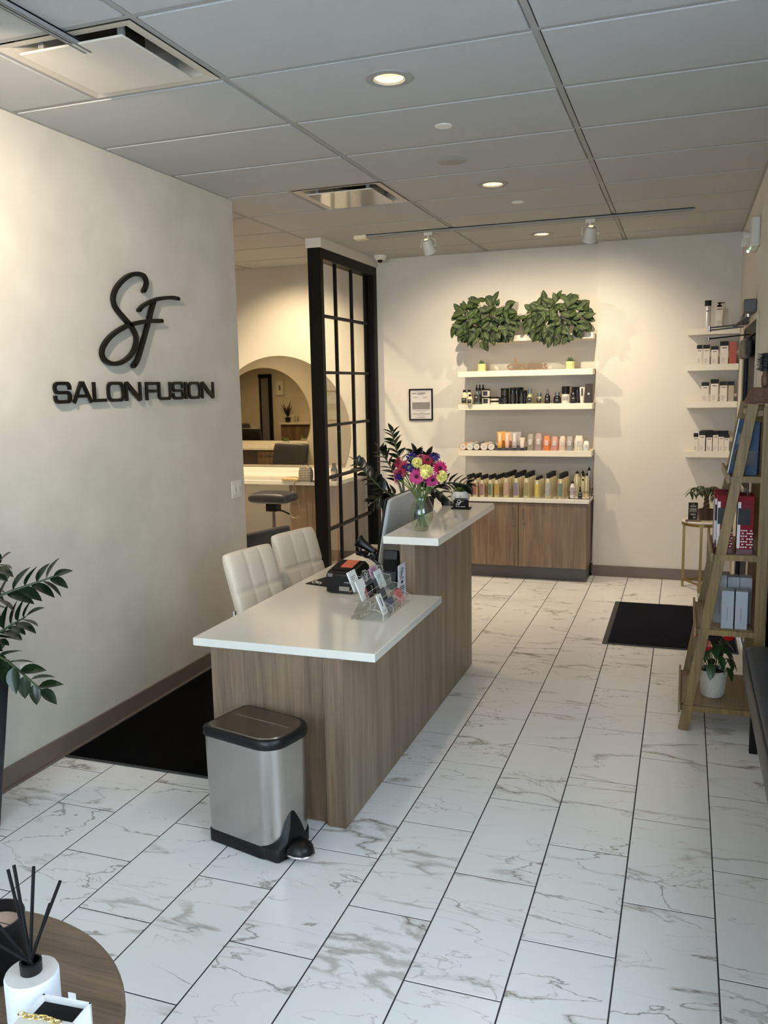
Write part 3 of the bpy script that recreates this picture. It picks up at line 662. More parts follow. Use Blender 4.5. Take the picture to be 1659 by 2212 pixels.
station(YS0, 1, (-7.3, -5.50), -6.24, ['walnut laminate drawer station seen only reflected in the round mirror', 'white countertop of the opposite station, seen in the mirror', 'second round mirror on the opposite wall, seen as a reflection'], '')
# lamps of the station room (outside the picture, seen by their light)
for n_, (x, y, e) in enumerate(((-3.9, 6.5, 60), (-5.6, 6.4, 60), (-6.0, 4.9, 70), (-7.9, 6.3, 80), (-4.0, 4.9, 34))):
    t = thing('recessed_downlight', 'recessed downlight in the station room ceiling, '+('before the round mirror', 'in the middle of the room', 'before the opposite mirror', 'by the dark doorway', 'behind the plaster wall')[n_], 'light', (x, y, HC), group='station room downlights'); MB().lathe([(.058, .0), (.064, -.0075), (.095, -.006), (.097, -.003), (.062, -.002)], seg=32, cap=False).build('trim_ring', m_tee, t)
    MB().lathe([(.001, .002), (.058, .002)], seg=28).build('lens', m_lamp, t)
    spot('unseen_station_light', (x, y, HC-.012), (x, y, 0), e, WARM, 140, .9, .06)
spot('unseen_station_light', (-3.5, 6.9, HC-.05), (-3.7, 7.85, 1.5), 30, WARM, 100, .8, .04)  # extra spot with no fixture, added to brighten the wall behind the partition
# ------------------------------------------------------------------ mats on the floor
t = thing('floor_mat', 'large black ribbed floor mat along the plaster wall behind the desk', 'mat', (-2.3, 4.0, 0))
MB().box(-2.775, -1.86, 3.155, 4.95, .001, .009).build('pile', m_mat, t, world=True); MB().prism([(-2.79, 3.14), (-1.845, 3.14), (-1.845, 4.965), (-2.79, 4.965)], .0005, .006, 'XY').build('rubber_border', m_rubber, t, world=True)
t = thing('floor_mat', 'navy ribbed entrance mat with grey rubber edge before the ladder shelf', 'mat', (-.05, 6.28, 0))
MB().box(-.45, .36, 5.72, 6.845, .001, .009).build('pile', m_navymat, t, world=True); MB().box(-.485, .37, 5.70, 6.865, .0005, .006).build('rubber_border', m_rubber, t, world=True)
# ------------------------------------------------------------------ step bin
def rrect(w, d, r, n=6, rs=None):
    o = []; rs = rs or (r,)*4
    for (cx, cy, a0), q in zip(((w/2, d/2, 0), (-w/2, d/2, 90), (-w/2, -d/2, 180), (w/2, -d/2, 270)), rs):
        sx = math.copysign(1, cx); sy = math.copysign(1, cy)
        for k in range(n+1): a = math.radians(a0+90*k/n); o.append((cx-sx*q+q*math.cos(a), cy-sy*q+q*math.sin(a)))
    return o
t = thing('step_bin', 'brushed steel step bin with black rim and pedal beside the desk', 'trash can', (-1.520, 2.765, 0), rz=math.radians(-14))
def loft(rings): 
    mb = MB(); n = len(rings[0]); vs = [p for r in rings for p in r]; fs = [(j*n+i, j*n+(i+1) % n, (j+1)*n+(i+1) % n, (j+1)*n+i) for j in range(len(rings)-1) for i in range(n)]
    return mb.add(vs, fs+[tuple(range(n))[::-1], tuple(range((len(rings)-1)*n, len(rings)*n))])
RS = (.085, .03, .03, .085)
rg = lambda w, d, z, rs=RS, off=0: [(x+off, y, z) for x, y in rrect(w, d, 0, 7, rs)]
loft([rg(.346, .242, .048), rg(.352, .247, .25), rg(.356, .252, .432)]).build('steel_body', m_steel, t, ang=60)
loft([rg(.354, .250, .002), rg(.354, .250, .045), rg(.346, .242, .05)]).build('base_skirt', m_black, t, ang=50)
loft([rg(.362, .258, .434), rg(.366, .262, .44), rg(.366, .262, .462), rg(.358, .254, .470)]).build('rim', m_black, t, ang=50)
loft([rg(.334, .232, .470), rg(.330, .228, .4745)]).build('lid', m_steeltop, t, ang=50)
MB().box(-.135, .135, .020, .022, .4745, .4755).build('lid_seam', m_chrome, t)
fin = MB(); FP = [(-.118, .003), (.022, .003), (.026, .055), (.012, .115), (-.010, .165), (-.024, .178), (-.040, .170), (-.060, .125), (-.082, .075), (-.118, .050)]
n_ = len(FP); rings = []
for x, k in ((.130, 1.04), (.200, 1.04), (.212, .94)): rings.append([(x-.035*max(0, (z-.05)/.13)-.030*max(0, (-y-.06)/.06), -.045+(y+.045)*k, max(.003, z*k)) for y, z in FP])
loft(rings).build('pedal_housing', m_black, t, bevel=.003, ang=50)
PD = [(.200, -.095), (.235, -.097), (.268, -.084), (.287, -.056), (.284, -.026), (.262, -.004), (.200, .006)]
p_ = MB().prism(PD, .026, .036, 'XY').build('pedal', m_chrome, t, bevel=.004, ang=50)
cx_, cy_ = .222, -.048
loft([[(cx_+(x-cx_)*k, cy_+(y-cy_)*k, z) for x, y in PD] for k, z in ((.96, .036), (.93, .050), (.78, .066), (.45, .076))]).build('pedal_pad', m_black, p_, ang=60)
# ------------------------------------------------------------------ white tufted desk chairs
def chair():
    t = thing('desk_chair', 'ivory tufted chair nearest the camera behind the low countertop', 'chair', (-2.135, 3.985, 0), group='ivory tufted chairs behind the desk')
    b = cushion(.385, .44, .07, 3, 2, groove=.008, puff=.005, n=48).build('backrest', m_leather, t, ang=80)
    # local: front of chair is +X ; slab front -Y turned to +X
    b.rotation_euler = (math.radians(-17), 0, PI/2); b.location = (-.03, 0, .685)
    s_ = cushion(.42, .40, .085, 3, 3, groove=.008, puff=.010, n=36).build('seat', m_leather, t, ang=80); s_.rotation_euler = (-PI/2, 0, PI/2); s_.location = (.19, 0, .48)
    for y in (-1, 1): MB().tube([(-.02, y*.20, .60), (-.0, y*.215, .50), (.06, y*.215, .44), (.30, y*.20, .425)], .010, 8).build('side_bracket', m_chrome, t)
    MB().cyl((.19, 0, .05), .025, .37, 16).build('gas_column', m_chrome, t)
    for k in range(5):
        a = 2*PI*k/5+.3; q = (.19+.27*math.cos(a), .27*math.sin(a)); lg = MB().bar((.19, 0, .08), (q[0], q[1], .062), .035, .022).build('base_leg', m_chrome, t, bevel=.004)
        MB().cyl((q[0], q[1]-.012, .026), .025, .024, 14, axis='Y').build('caster', m_black, lg)
    return t
ch = chair(); ch.rotation_euler.z = math.radians(-12)
dup(ch, (-2.145, 4.57, 0), math.radians(-14), 'ivory tufted chair farther back, nearer the black glazed partition')
# ------------------------------------------------------------------ things on the lower countertop
ZT = .7353
t = thing('counter_pad', 'small flat black pad printed with white script, under the receipt printer', 'pad', (-1.70, 3.99, ZT)); MB().box(-.13, .07, -.09, .10, 0, .004).build('pad_sheet', m_blackmatte, t, bevel=.001); t.rotation_euler.z = -.25
t2 = MB()
def mono(sc):
    return [( (a-3.97)*sc, (b-2.13)*sc) for a, b in S_], [((a-3.97)*sc, (b-2.13)*sc) for a, b in F1_], [((a-3.97)*sc, (b-2.13)*sc) for a, b in F2_]
def monogram(parent, m, sc, loc, rot, wd=.035):
    mb = MB(); A, B_, D = mono(sc)
    for k, P in enumerate((A, B_, D)): mb.ribbon(pl2(P, 3), wd*sc, 0, .0006+.0001*k, 'XY')
    o = mb.build('printed_monogram', m, parent, smooth=False); o.location = loc; o.rotation_euler = rot; return o
monogram(t, m_paper, .11, (-.09, -.04, .0041), (0, 0, PI/2+.4))
t = thing('receipt_printer', 'black receipt printer with a grey tab and rating sticker on the low countertop', 'printer', (-1.585, 3.885, ZT+.0045), rz=-.06)
pb = MB().prism([(-.105, 0), (.105, 0), (.105, .105), (.06, .135), (-.085, .105), (-.105, .09)], -.0725, .0725, 'YZ'); pb.build('body', m_black, t, bevel=.006)
MB().prism([(-.075, .1085), (.05, .1335), (.05, .137), (-.075, .112)], -.055, .05, 'YZ').build('paper_cover', m_blackmatte, t, bevel=.002)
lb = MB().prism([(-.045, .1155), (.045, .1335), (.045, .1375), (-.045, .1195)], -.02, .045, 'YZ').build('top_label', mat('orange and white label', C(196, 96, 70), .5, var=.5, vscale=30), t)
MB().box(-.062, -.035, -.1075, -.099, .080, .096).build('grey_tab', m_grey, t, bevel=.001); MB().box(-.0, .055, -.1065, -.1045, .012, .034).build('rating_sticker', mat('silver sticker', C(150, 148, 140), .4, var=.3, vscale=400), t)
text('printed_word', 'EPSON', .013, m_paper, t, (.074, .03, .088), (PI/2, 0, PI/2))
t = thing('scanner_stand', 'black curved gooseneck stand holding the barcode scanner behind the printer', 'stand', (-1.47, 4.03, ZT))
MB().lathe([(.045, 0), (.045, .008), (.02, .014), (.001, .015)], seg=24).build('base', m_black, t)
MB().tube(spline([(0, 0, .01), (.012, 0, .06), (-.004, 0, .105), (-.045, 0, .135), (-.085, -.005, .15)]), .0085, 8).build('neck', m_black, t); MB().lathe([(.012, -.01), (.034, .0), (.036, .012), (.03, .014), (.014, .0)], (-.09, -.005, .155), 20, cap=False).build('cradle', m_black, t)
t = thing('barcode_scanner', 'black handheld barcode scanner with pistol grip resting in its stand', 'scanner', (-1.545, 4.02, ZT+.205), rot=(0, math.radians(32), 0))
MB().lathe([(.016, -.0), (.034, -.012), (.036, -.004), (.026, .01), (.021, .045), (.018, .075), (.020, .095), (.010, .105), (.001, .106)], (-.03, 0, 0), 18, sx=.8, axis='X').build('head', m_black, t)
MB().tube([(.055, 0, -.012), (.078, 0, -.018), (.085, 0, -.034)], [.017, .015, .013], 10).build('grip', m_black, t)
MB().tube(spline([(-.005, 0, -.018), (.0, 0, -.042), (.025, 0, -.052), (.05, 0, -.045), (.06, 0, -.02)]), .0055, 6).build('trigger_guard', m_black, t)
MB().tube(spline([(.083, 0, -.034), (.11, .01, -.05), (.125, .04, -.10), (.10, .09, -.17), (.03, .14, -.205)]), .0028, 6).build('cable', m_grey, t)
# acrylic tiered card holder
t = thing('card_holder', 'clear acrylic tiered business card holder on the low countertop', 'card holder', (-1.30, 3.55, ZT))
MB().prism([(-.06, -.205), (.095, -.205), (.095, .185), (-.16, .21)], .0002, .006, 'XY').build('base_plate', m_acrylic, t, smooth=False)
m_edge = mat('acrylic edge', C(206, 204, 198), .15, spec=.8)
ty = [-.195, -.065, .06, .18]
for i, y in enumerate(ty):
    P = [(.092, .006), (.092, .035), (.060, .052), (.034, .052), (.030, .088), (-.004, .090), (-.008, .126), (-.042, .128), (-.046, .165), (-.088, .166), (-.098, .155), (-.102, .045), (-.05, .04), (.0, .02), (.05, .006)]
    MB().prism([(a, z) for a, z in P], 0, .0025, 'XZ').build('divider', m_acrylic, t, smooth=False).location = (0, y, 0)
    MB().tube([(a, y+.001, z) for a, z in P[:10]], .0011, 5).build('divider_edge', m_edge, t)
for k, (x, z) in enumerate(((.075, .010), (.037, .046), (-.001, .084), (-.039, .122))):
    MB().box(x, x+.0025, -.195, .182, z, z+.028).build('front_lip', m_acrylic, t, smooth=False)
    MB().tube([(x+.001, -.195, z+.028), (x+.001, .182, z+.028)], .0010, 5).build('lip_edge', m_edge, t); MB().box(x-.032, x, -.195, .182, z-.0005, z+.001).build('shelf_step', m_acrylic, t, smooth=False)
m_pink = mat('pink card', C(200, 150, 190), .5); m_slate = mat('slate card', C(78, 80, 86), .5); m_slateblue = mat('blue grey card', C(84, 96, 108), .5); m_floral = mat('floral card print', C(206, 110, 110), .5, var=.6, vscale=60); m_mint = mat('mint print card', C(220, 232, 230), .5, var=.1, vscale=60)
m_coral = mat('dusty rose print', C(168, 112, 112), .5)
def card(k, j, w, h, m, label, dk=0, print_=None, n=3):
    x, z = ((.070, .012), (.032, .048), (-.006, .086), (-.044, .124))[k]; y = (-.13, -.003, .12)[j]+dk
    c = thing('business_card', label, 'card', (-1.30+x, 3.55+y, ZT+z), rot=(0, math.radians(-22), 0), group='business cards in the acrylic holder')
    MB().box(-.002*n, 0, -w/2, w/2, 0, h).build('card_stack', m, c, smooth=False)
    if print_ == 'lines':
        for q in range(3): MB().box(0, .0004, -w*.3, w*(.05+.1*q), h*.55+q*.007, h*.55+q*.007+.002).build('printed_line', m_ink, c)
    if print_ == 'sf': monogram(c, m_paper, .075, (.0003, 0, h*.62), (PI/2, 0, PI/2))
    if print_ == 'rose': MB().prism([(-.0, .002), (w*.48, .002), (w*.48, h*.45), (w*.3, h*.5), (w*.15, h*.38), (.0, h*.3)], .0001, .0008, 'YZ').build('rose_print', m_coral, c)
    if print_ == 'swash': MB().tube(spline([(0.0005, -w*.2, h*.2), (.0005, 0, h*.12), (.0005, w*.25, h*.22)]), .0009, 5).build('printed_swash', m_ink, c); MB().box(0, .0005, -.004, .004, h*.4, h*.85).build('printed_line', m_ink, c)
    return c
card(0, 0, .052, .092, m_paper, 'tall white business card with script print in the lowest tier', dk=.03, print_='swash')
card(0, 1, .085, .052, m_slateblue, 'blue grey business card in the lowest tier middle pocket')
card(0, 2, .075, .060, m_floral, 'pink floral business card in the lowest tier, beside the upright sign', dk=.01)
card(1, 1, .085, .055, m_slate, 'dark slate business card in the second tier with a tiny emblem')
card(2, 0, .088, .090, m_paper, 'white business card with dusty rose corner print', print_='rose', dk=-.01)
card(1, 1, .085, .054, m_blackmatte, 'black business card with a silver line behind the slate card', dk=-.06).location += Vector((-.03, 0, .035))
card(2, 1, .085, .056, m_slate, 'plain dark grey business card between the white cards', dk=.0)
card(2, 2, .082, .085, m_mint, 'white and mint business card in the third tier', print_='lines', dk=-.03)
card(3, 0, .085, .090, m_paper, 'white business card at the near end of the top tier', print_='lines', dk=-.01)
card(3, 1, .085, .052, m_slate, 'slate business card with white script monogram in the top tier', print_='sf', dk=0)
card(3, 2, .085, .055, m_pink, 'pink business card at the far end of the top tier', print_='lines', dk=-.02)
t = thing('counter_sign', 'white printed sign with script logo in a clear stand against the raised counter', 'sign', (-1.262, 3.775, ZT), rz=math.radians(0))
MB().box(-.018, .018, -.07, .07, 0, .010).build('base', m_acrylic, t, bevel=.002); MB().box(-.001, .001, -.055, .055, .010, .170).build('sheet', mat('white sign sheet', C(214, 218, 232), .4), t, smooth=False)
monogram(t, m_ink, .085, (.0011, -.0, .132), (PI/2, 0, PI/2))
text('printed_line', 'Salon Fusion', .010, m_ink, t, (.0012, 0, .103), (PI/2, 0, PI/2)); MB().box(.001, .0015, -.014, .014, .076, .090).build('printed_line', m_ink, t)
for q, s_ in enumerate((.03, .036, .032, .022)): MB().box(.001, .0015, -s_, s_, .058-q*.011, .063-q*.011).build('printed_line', m_ink, t)
t = thing('computer_monitor', 'silver backed all-in-one computer standing behind the raised countertop', 'computer', (-1.50, 4.46, ZT))
m_alu = mat('silver aluminium', C(206, 212, 218), .35, .15)
sc_ = cushion(.52, .39, .020, n=20, puff=.006, e=14).build('screen_back', m_alu, t, ang=60); sc_.rotation_euler = (math.radians(10), 0, PI/2); sc_.location = (0, -.02, .235)
d_ = MB().box(-.022, -.012, -.25, .25, -.17, .19).build('display', m_black, t, bevel=.002); d_.rotation_euler = (0, math.radians(10), 0); d_.location = (0, -.02, .235)
MB().prism([(-.055, 0), (-.045, .0), (.02, .19), (.012, .2)], -.06, .06, 'XZ').build('stand_neck', m_alu, t, bevel=.003); MB().box(-.12, .07, -.09, .09, 0, .006).build('stand_foot', m_alu, t, bevel=.002)
MB().cyl((.010, -.02, .26), .02, .004, axis='X').build('badge', m_grey, t)
t = thing('card_terminal', 'black upright card terminal tucked below the raised countertop edge', 'terminal', (-1.385, 3.98, ZT))
MB().prism([(-.05, 0), (.05, 0), (.02, .19), (-.005, .195)], -.04, .04, 'YZ').build('body', m_black, t, bevel=.006); MB().box(-.032, .032, -.030, -.022, .06, .15).build('screen', m_blackmatte, t, bevel=.002)
for k in range(3):
    t = thing('paper_stack', ['flat sheaf of white papers under the computer screen', 'folded brochure lying on the sheaf of papers', 'grey notebook under the computer stand'][k], 'paper', (-1.50+.03*k, 4.16+.10*k-.05*(k == 1), ZT+(.0004, .0128, .0004)[k]), rz=.2*k-.2)
    MB().box(-.10, .10, -.06, .04, 0, .012-.004*k).build('sheets', [m_paper, m_paper, m_grey][k], t, bevel=.001)
t = thing('keyboard', 'slim white keyboard behind the receipt printer', 'keyboard', (-1.70, 4.40, ZT)); MB().box(-.06, .06, -.21, .21, 0, .010).build('keyboard_body', m_alu, t, bevel=.003)
kk = MB()
for i in range(4):
    for j in range(13): kk.box(-.052+i*.026, -.030+i*.026, -.20+j*.031, -.173+j*.031, .010, .0125)
tag(kk.build('key', m_white, t), kind='stuff')
# ------------------------------------------------------------------ things on the raised countertop
ZU = 1.0303
m_clear = mat('clear glass', (1, 1, 1, 1), .0, trans=1.0); m_clear.node_tree.nodes['Principled BSDF'].inputs['IOR'].default_value = 1.3
for l_ in list(m_clear.node_tree.links):
    if l_.to_socket.name == 'Base Color': m_clear.node_tree.links.remove(l_)
m_clear.node_tree.nodes['Principled BSDF'].inputs['Base Color'].default_value = (.95, 1, .97, 1)
vx, vy = -1.232, 4.012
t = thing('flower_vase', 'clear pinched glass vase with water at the near end of the raised countertop', 'vase', (vx, vy, ZU))
MB().lathe([(.001, .0), (.036, .0), (.042, .01), (.058, .055), (.064, .09), (.058, .125), (.042, .155), (.040, .17), (.050, .195), (.054, .203), (.051, .203), (.047, .195), (.037, .17), (.039, .155), (.055, .125), (.061, .09), (.055, .055), (.039, .014), (.001, .010)], seg=36, cap=False).build('glass', m_glass, t)
MB().lathe([(.001, .0095), (.0375, .0145), (.0535, .055), (.0595, .09), (.0535, .125), (.048, .135), (.001, .135)], seg=32, cap=False).build('water', glassy('water', (.90, .95, .88, 1), .03), t)
m_stem = mat('green flower stem', C(88, 112, 52), .45, var=.2, vscale=30)
def petal_mb(n, r0, r1, w, lift, layers=1, droop=0, z0=0):
    mb = MB()
    for l in range(layers):
        for k in range(n):
            a = 2*PI*(k+.5*l)/n+random.uniform(-.05, .05); ra = r1*(1-.18*l)*random.uniform(.86, 1.10); c, s = math.cos(a), math.sin(a); zz_ = lift+.35*l
            def q(r, ww, z): return [(r*c-ww*s, r*s+ww*c, z), (r*c, r*s, z-.0012), (r*c+ww*s, r*s-ww*c, z)]
            vs = q(r0, w*.35, z0+.001*l)+q(r0+(ra-r0)*.5, w, z0+(ra-r0)*.5*zz_)+q(r0+(ra-r0)*.85, w*.9, z0+(ra-r0)*.85*zz_-droop*.6)+q(ra, w*.15, z0+(ra-r0)*zz_-droop)
            mb.add(vs, [(i*3+j, i*3+j+1, i*3+j+4, i*3+j+3) for i in range(3) for j in range(2)])
    return mb
m_fuch = mat('magenta petal', C(190, 50, 120), .5, var=.25, vscale=60); m_crim = mat('crimson petal', C(150, 24, 56), .5, var=.3, vscale=60); m_rose = mat('salmon pink petal', C(208, 110, 130), .5, var=.25, vscale=60)
m_yel = mat('pale yellow petal', C(252, 238, 150), .5, var=.12, vscale=60); m_pur = mat('violet floret', C(66, 44, 140), .5, var=.3, vscale=90); m_eye = mat('dark flower eye', C(60, 16, 34), .7, var=.4, vscale=300, bump=1, bscale=600); m_sep = mat('green sepal', C(92, 116, 66), .6)
def flower(kind, x, y, z, face, label, col, r=.04):
    t = thing({'daisy': 'gerbera', 'carn': 'carnation', 'stat': 'statice'}[kind], label, 'flower', (x, y, z), group='cut flowers in the glass vase')
    R = Vector(face).normalized().to_track_quat('Z', 'Y').to_matrix().to_4x4()
    if kind == 'daisy':
        o = petal_mb(22, .007, r, .0036, .16, 2, .006).build('petals', col, t, smooth=False); o.matrix_basis = R
        o = MB().sph((0, 0, .004), .010, 12, 8, sz=.5).build('eye', m_eye, t); o.matrix_basis = R
        o = MB().lathe([(.002, -.018), (.011, -.004), (.006, .0)], seg=10).build('sepal', m_sep, t); o.matrix_basis = R
    elif kind == 'carn':
        mb = MB()
        for k in range(46):
            th = math.acos(1-random.random()*1.25); ph = random.uniform(0, 2*PI); d = Vector((math.sin(th)*math.cos(ph), math.sin(th)*math.sin(ph), math.cos(th))); s_ = d.orthogonal().normalized(); s2 = d.cross(s_)
            a0 = random.uniform(0, PI); ax = s_*math.cos(a0)+s2*math.sin(a0); ay = d.cross(ax); n_ = 6; w = r*.55; vs = []
            for i in range(n_+1): u = -1+2*i/n_; vs.append(d*r*.45+ax*u*w*.3); vs.append(d*r*(1-.12*abs(u)+random.uniform(-.05, .05))+ax*u*w+ay*math.sin(i*2.4)*.005)
            mb.add(vs, [(2*i, 2*i+1, 2*i+3, 2*i+2) for i in range(n_)])
        mb.sph((0, 0, r*.15), r*.62, 12, 8); o = mb.build('petals', col, t); o.matrix_basis = R
        o = MB().lathe([(.003, -.03), (.009, -.015), (.006, .0)], seg=10).build('sepal', m_sep, t); o.matrix_basis = R
    else:
        mb = MB()
        for k in range(60):
            p = Vector((random.gauss(0, 1), random.gauss(0, 1), random.gauss(0, .6))).normalized()*r*random.uniform(.5, 1)
            mb.lathe([(.0005, -.004), (.0045, .003)], p, 5, cap=False)
        o = mb.build('florets', col, t, smooth=False); o.matrix_basis = R
        MB().sph((0, 0, -.004), r*.55, 10, 6, sz=.6).build('sepal', m_sep, t).matrix_basis = R
    rx, ry = random.uniform(-.02, .02), random.uniform(-.02, .02)
    n0 = Vector((vx-x+ (x-vx)*.22, vy-y+(y-vy)*.22, ZU+.165-z)); bt = Vector((vx-x-(x-vx)*.28+rx, vy-y-(y-vy)*.28+ry, ZU+.018-z)); bt2 = Vector((bt.x, bt.y, 0)); lim = .03
    off = Vector((x+bt.x-vx, y+bt.y-vy)); 
    if off.length > lim: off *= lim/off.length; bt = Vector((vx+off.x-x, vy+off.y-y, bt.z))
    MB().tube(spline([Vector((0, 0, -.008)), n0*.5+Vector((0, 0, .01)), n0, bt], 5), .0026, 6).build('stem', m_stem, t)
    return t
U = lambda X, Z, Y=0: (vx+X, vy+Y, Z)
# offsets measured in the plane of the vase: X right, Z up, then depth
flower('daisy', *U(-.005, 1.308, -.055), (-.1, -1, -.15), 'magenta gerbera facing the camera at the front centre of the bouquet', m_fuch, .044)
flower('daisy', *U(.070, 1.292, -.03), (.35, -.6, -.5), 'magenta gerbera drooping to the lower right of the bouquet', m_fuch, .046)
flower('daisy', *U(-.125, 1.300, -.02), (-.8, -.4, -.1), 'salmon gerbera on the far left turned to the side', m_rose, .044)
flower('daisy', *U(.098, 1.345, .0), (.6, -.6, .2), 'deep magenta gerbera on the right above the yellow carnation', mat('hot pink petal', C(186, 20, 92), .5, var=.25, vscale=60), .042)
flower('daisy', *U(-.085, 1.350, -.02), (-.4, -.8, .3), 'crimson gerbera at the left of the bouquet', m_crim, .040)
flower('daisy', *U(-.125, 1.372, .01), (-.7, -.5, .4), 'crimson gerbera at the upper left rim of the bouquet', m_crim, .032)
flower('daisy', *U(.035, 1.385, .0), (.1, -.7, .7), 'crimson and pink gerbera at the top centre right', m_crim, .036)
flower('daisy', *U(-.005, 1.398, .02), (0, -.3, 1), 'salmon pink gerbera peeking out at the top', m_rose, .034)
flower('daisy', *U(-.095, 1.325, -.045), (-.2, -.9, -.2), 'crimson gerbera low on the left beside the violet cluster', m_crim, .030)
flower('carn', *U(.040, 1.332, -.045), (.1, -1, .2), 'large pale yellow carnation at the centre right of the bouquet', m_yel, .036)
flower('carn', *U(.112, 1.308, -.02), (.7, -.6, 0), 'pale yellow carnation at the right edge of the bouquet', m_yel, .029)
flower('carn', *U(-.012, 1.372, -.02), (0, -.7, .7), 'pale yellow carnation near the top of the bouquet', m_yel, .028)
flower('carn', *U(-.092, 1.342, .015), (-.9, -.4, .2), 'pale yellow carnation half hidden at the left', m_yel, .020)
flower('stat', *U(-.045, 1.352, -.05), (0, -1, .3), 'violet statice cluster between the crimson and magenta gerberas', m_pur, .026)
flower('stat', *U(-.045, 1.395, .0), (0, -.5, 1), 'violet statice cluster at the upper left', m_pur, .030)
flower('stat', *U(.070, 1.398, .01), (.3, -.3, 1), 'violet statice cluster at the upper right', m_pur, .028)
flower('stat', *U(-.098, 1.305, -.05), (-.3, -1, -.3), 'small violet statice at the lower left', m_pur, .014)
# succulent in white pot, card block
t = thing('succulent_pot', 'round white face pot with variegated succulent at the far end of the raised countertop', 'potted plant', (-1.268, 4.93, ZU))
MB().lathe([(.001, 0), (.030, 0), (.048, .018), (.058, .045), (.058, .065), (.050, .088), (.046, .088), (.048, .07), (.001, .068)], seg=28, cap=False).build('pot', mat('white glazed pot', C(214, 212, 206), .25), t)
MB().sph((-.02, -.052, .066), .012, 10, 8).sph((.012, -.054, .062), .008, 8, 6).build('moulded_face', mat('white glazed pot', C(214, 212, 206), .25), t)
m_succ = leafmat('variegated succulent', C(96, 124, 60), C(70, 104, 44), .4, edge=C(196, 200, 120)); sl = leafmesh('succulent_leaf', .052, .020, m_succ, curl=.25, fold=.25)
for cx, cy, cz, sc, nn in ((0, -.01, .085, 1, 20), (-.035, -.03, .072, .6, 12), (.032, -.02, .074, .55, 12)):
    for k in range(nn):
        a = k*2.4; e = .25+.9*(k/nn); place(sl, 'leaf', t, (cx, cy, cz), (math.cos(a)*math.cos(e), math.sin(a)*math.cos(e), math.sin(e)), 0, sc*random.uniform(.8, 1.05))
t = thing('card_block', 'small black card box with white script monogram on the raised countertop', 'card holder', (-1.225, 4.79, ZU))
MB().box(-.055, .055, -.028, .028, 0, .008).build('base', m_blackmatte, t, bevel=.001); MB().box(-.044, .040, -.012, .018, .008, .052).build('box', m_blackmatte, t, bevel=.001)
MB().box(-.038, .034, -.004, .010, .045, .062).build('cards', mat('dark card edges', C(50, 52, 54), .6), t); monogram(t, m_paper, .060, (-.008, -.0122, .038), (PI/2, 0, 0)); text('printed_line', 'SALON FUSION', .0085, m_paper, t, (-.002, -.0124, .014), (PI/2, 0, 0))
# plants of the ZZ kind
m_zz = mat('glossy dark green leaf', C(30, 46, 26), .25, var=.3, vscale=12); m_zzd = mat('very dark leaf', C(22, 26, 20), .3, var=.3, vscale=12); m_zst = mat('plant stalk', C(62, 74, 44), .5)
def zz(t, base, tip, mid, n, L_, W, m, start=.35, spread=.75):
    me = leafmesh('zz_leaf', L_, W, m, curl=.12, fold=.15); P = spline([base, mid, tip], 10); N = len(P)
    MB().tube(P, [.0075*(1-.75*i/(N-1))+.0015 for i in range(N)], 7).build('stem', m_zst, t)
    for k in range(n):
        f = start+(1-start)*k/(n-1); q = f*(N-1); i = min(int(q), N-2); p = P[i].lerp(P[i+1], q-i); d = (P[min(i+1, N-1)]-P[i]).normalized()
        side = d.cross(Vector((.35, -.9, .25))); side.normalize(); sgn_ = 1 if k % 2 else -1
        v = d*.75+side*sgn_*spread+Vector((random.uniform(-.15, .15), random.uniform(-.3, .1), random.uniform(-.05, .15)))
        if k == n-1: v = d
        place(me, 'leaf', t, p, v, random.uniform(-.5, .5), random.uniform(.85, 1.1)*(1-.35*max(0, f-.75)*2))
t = thing('zz_plant', 'tall black pot with glossy dark leaved plant at the left edge of the picture', 'potted plant', (-2.655, 2.47, 0))
loft([[(x, y, .0) for x, y in rrect(.13, .13, .03)], [(x, y, .685) for x, y in rrect(.255, .255, .03)], [(x, y, .685) for x, y in rrect(.225, .225, .03)], [(x, y, .64) for x, y in rrect(.22, .22, .03)]]).build('planter', mat('charcoal planter', C(36, 38, 46), .45), t, ang=50)
MB().box(-.10, .10, -.10, .10, .62, .645).build('soil', m_soil, t)
for b, mi, ti, n, st in (((.02, 0, .64), (.10, -.02, .92), (.365, .12, 1.045), 12, .42), ((.03, .02, .64), (.06, .0, .95), (.24, -.02, 1.12), 11, .45), ((.05, .0, .64), (.14, .0, .80), (.29, .04, .90), 13, .2), ((.06, .02, .64), (.15, .02, .74), (.325, .05, .61), 10, .25),
                       ((0, 0, .64), (-.0, -.06, .95), (-.04, -.14, 1.18), 12, .4), ((0, .03, .64), (.0, .05, .95), (.05, .1, 1.0), 12, .4), ((-.02, -.02, .64), (-.02, -.04, .85), (-.03, -.16, .95), 12, .3), ((.03, .0, .64), (.06, .0, .75), (.10, -.05, .88), 12, .2)):
    zz(t, b, ti, mi, int(n*1.6), .105, .060, m_zz, st)
t = thing('zz_plant', 'dark leaved plant in a black square pot behind the computer and bouquet', 'potted plant', (-1.60, 4.93, ZT))
loft([[(x, y, .0) for x, y in rrect(.22, .22, .02)], [(x, y, .33) for x, y in rrect(.28, .25, .02)], [(x, y, .33) for x, y in rrect(.26, .23, .02)], [(x, y, .30) for x, y in rrect(.25, .22, .02)]]).build('pot', m_blackmatte, t, ang=50)
MB().box(-.12, .12, -.11, .11, .285, .303).build('soil', m_soil, t)
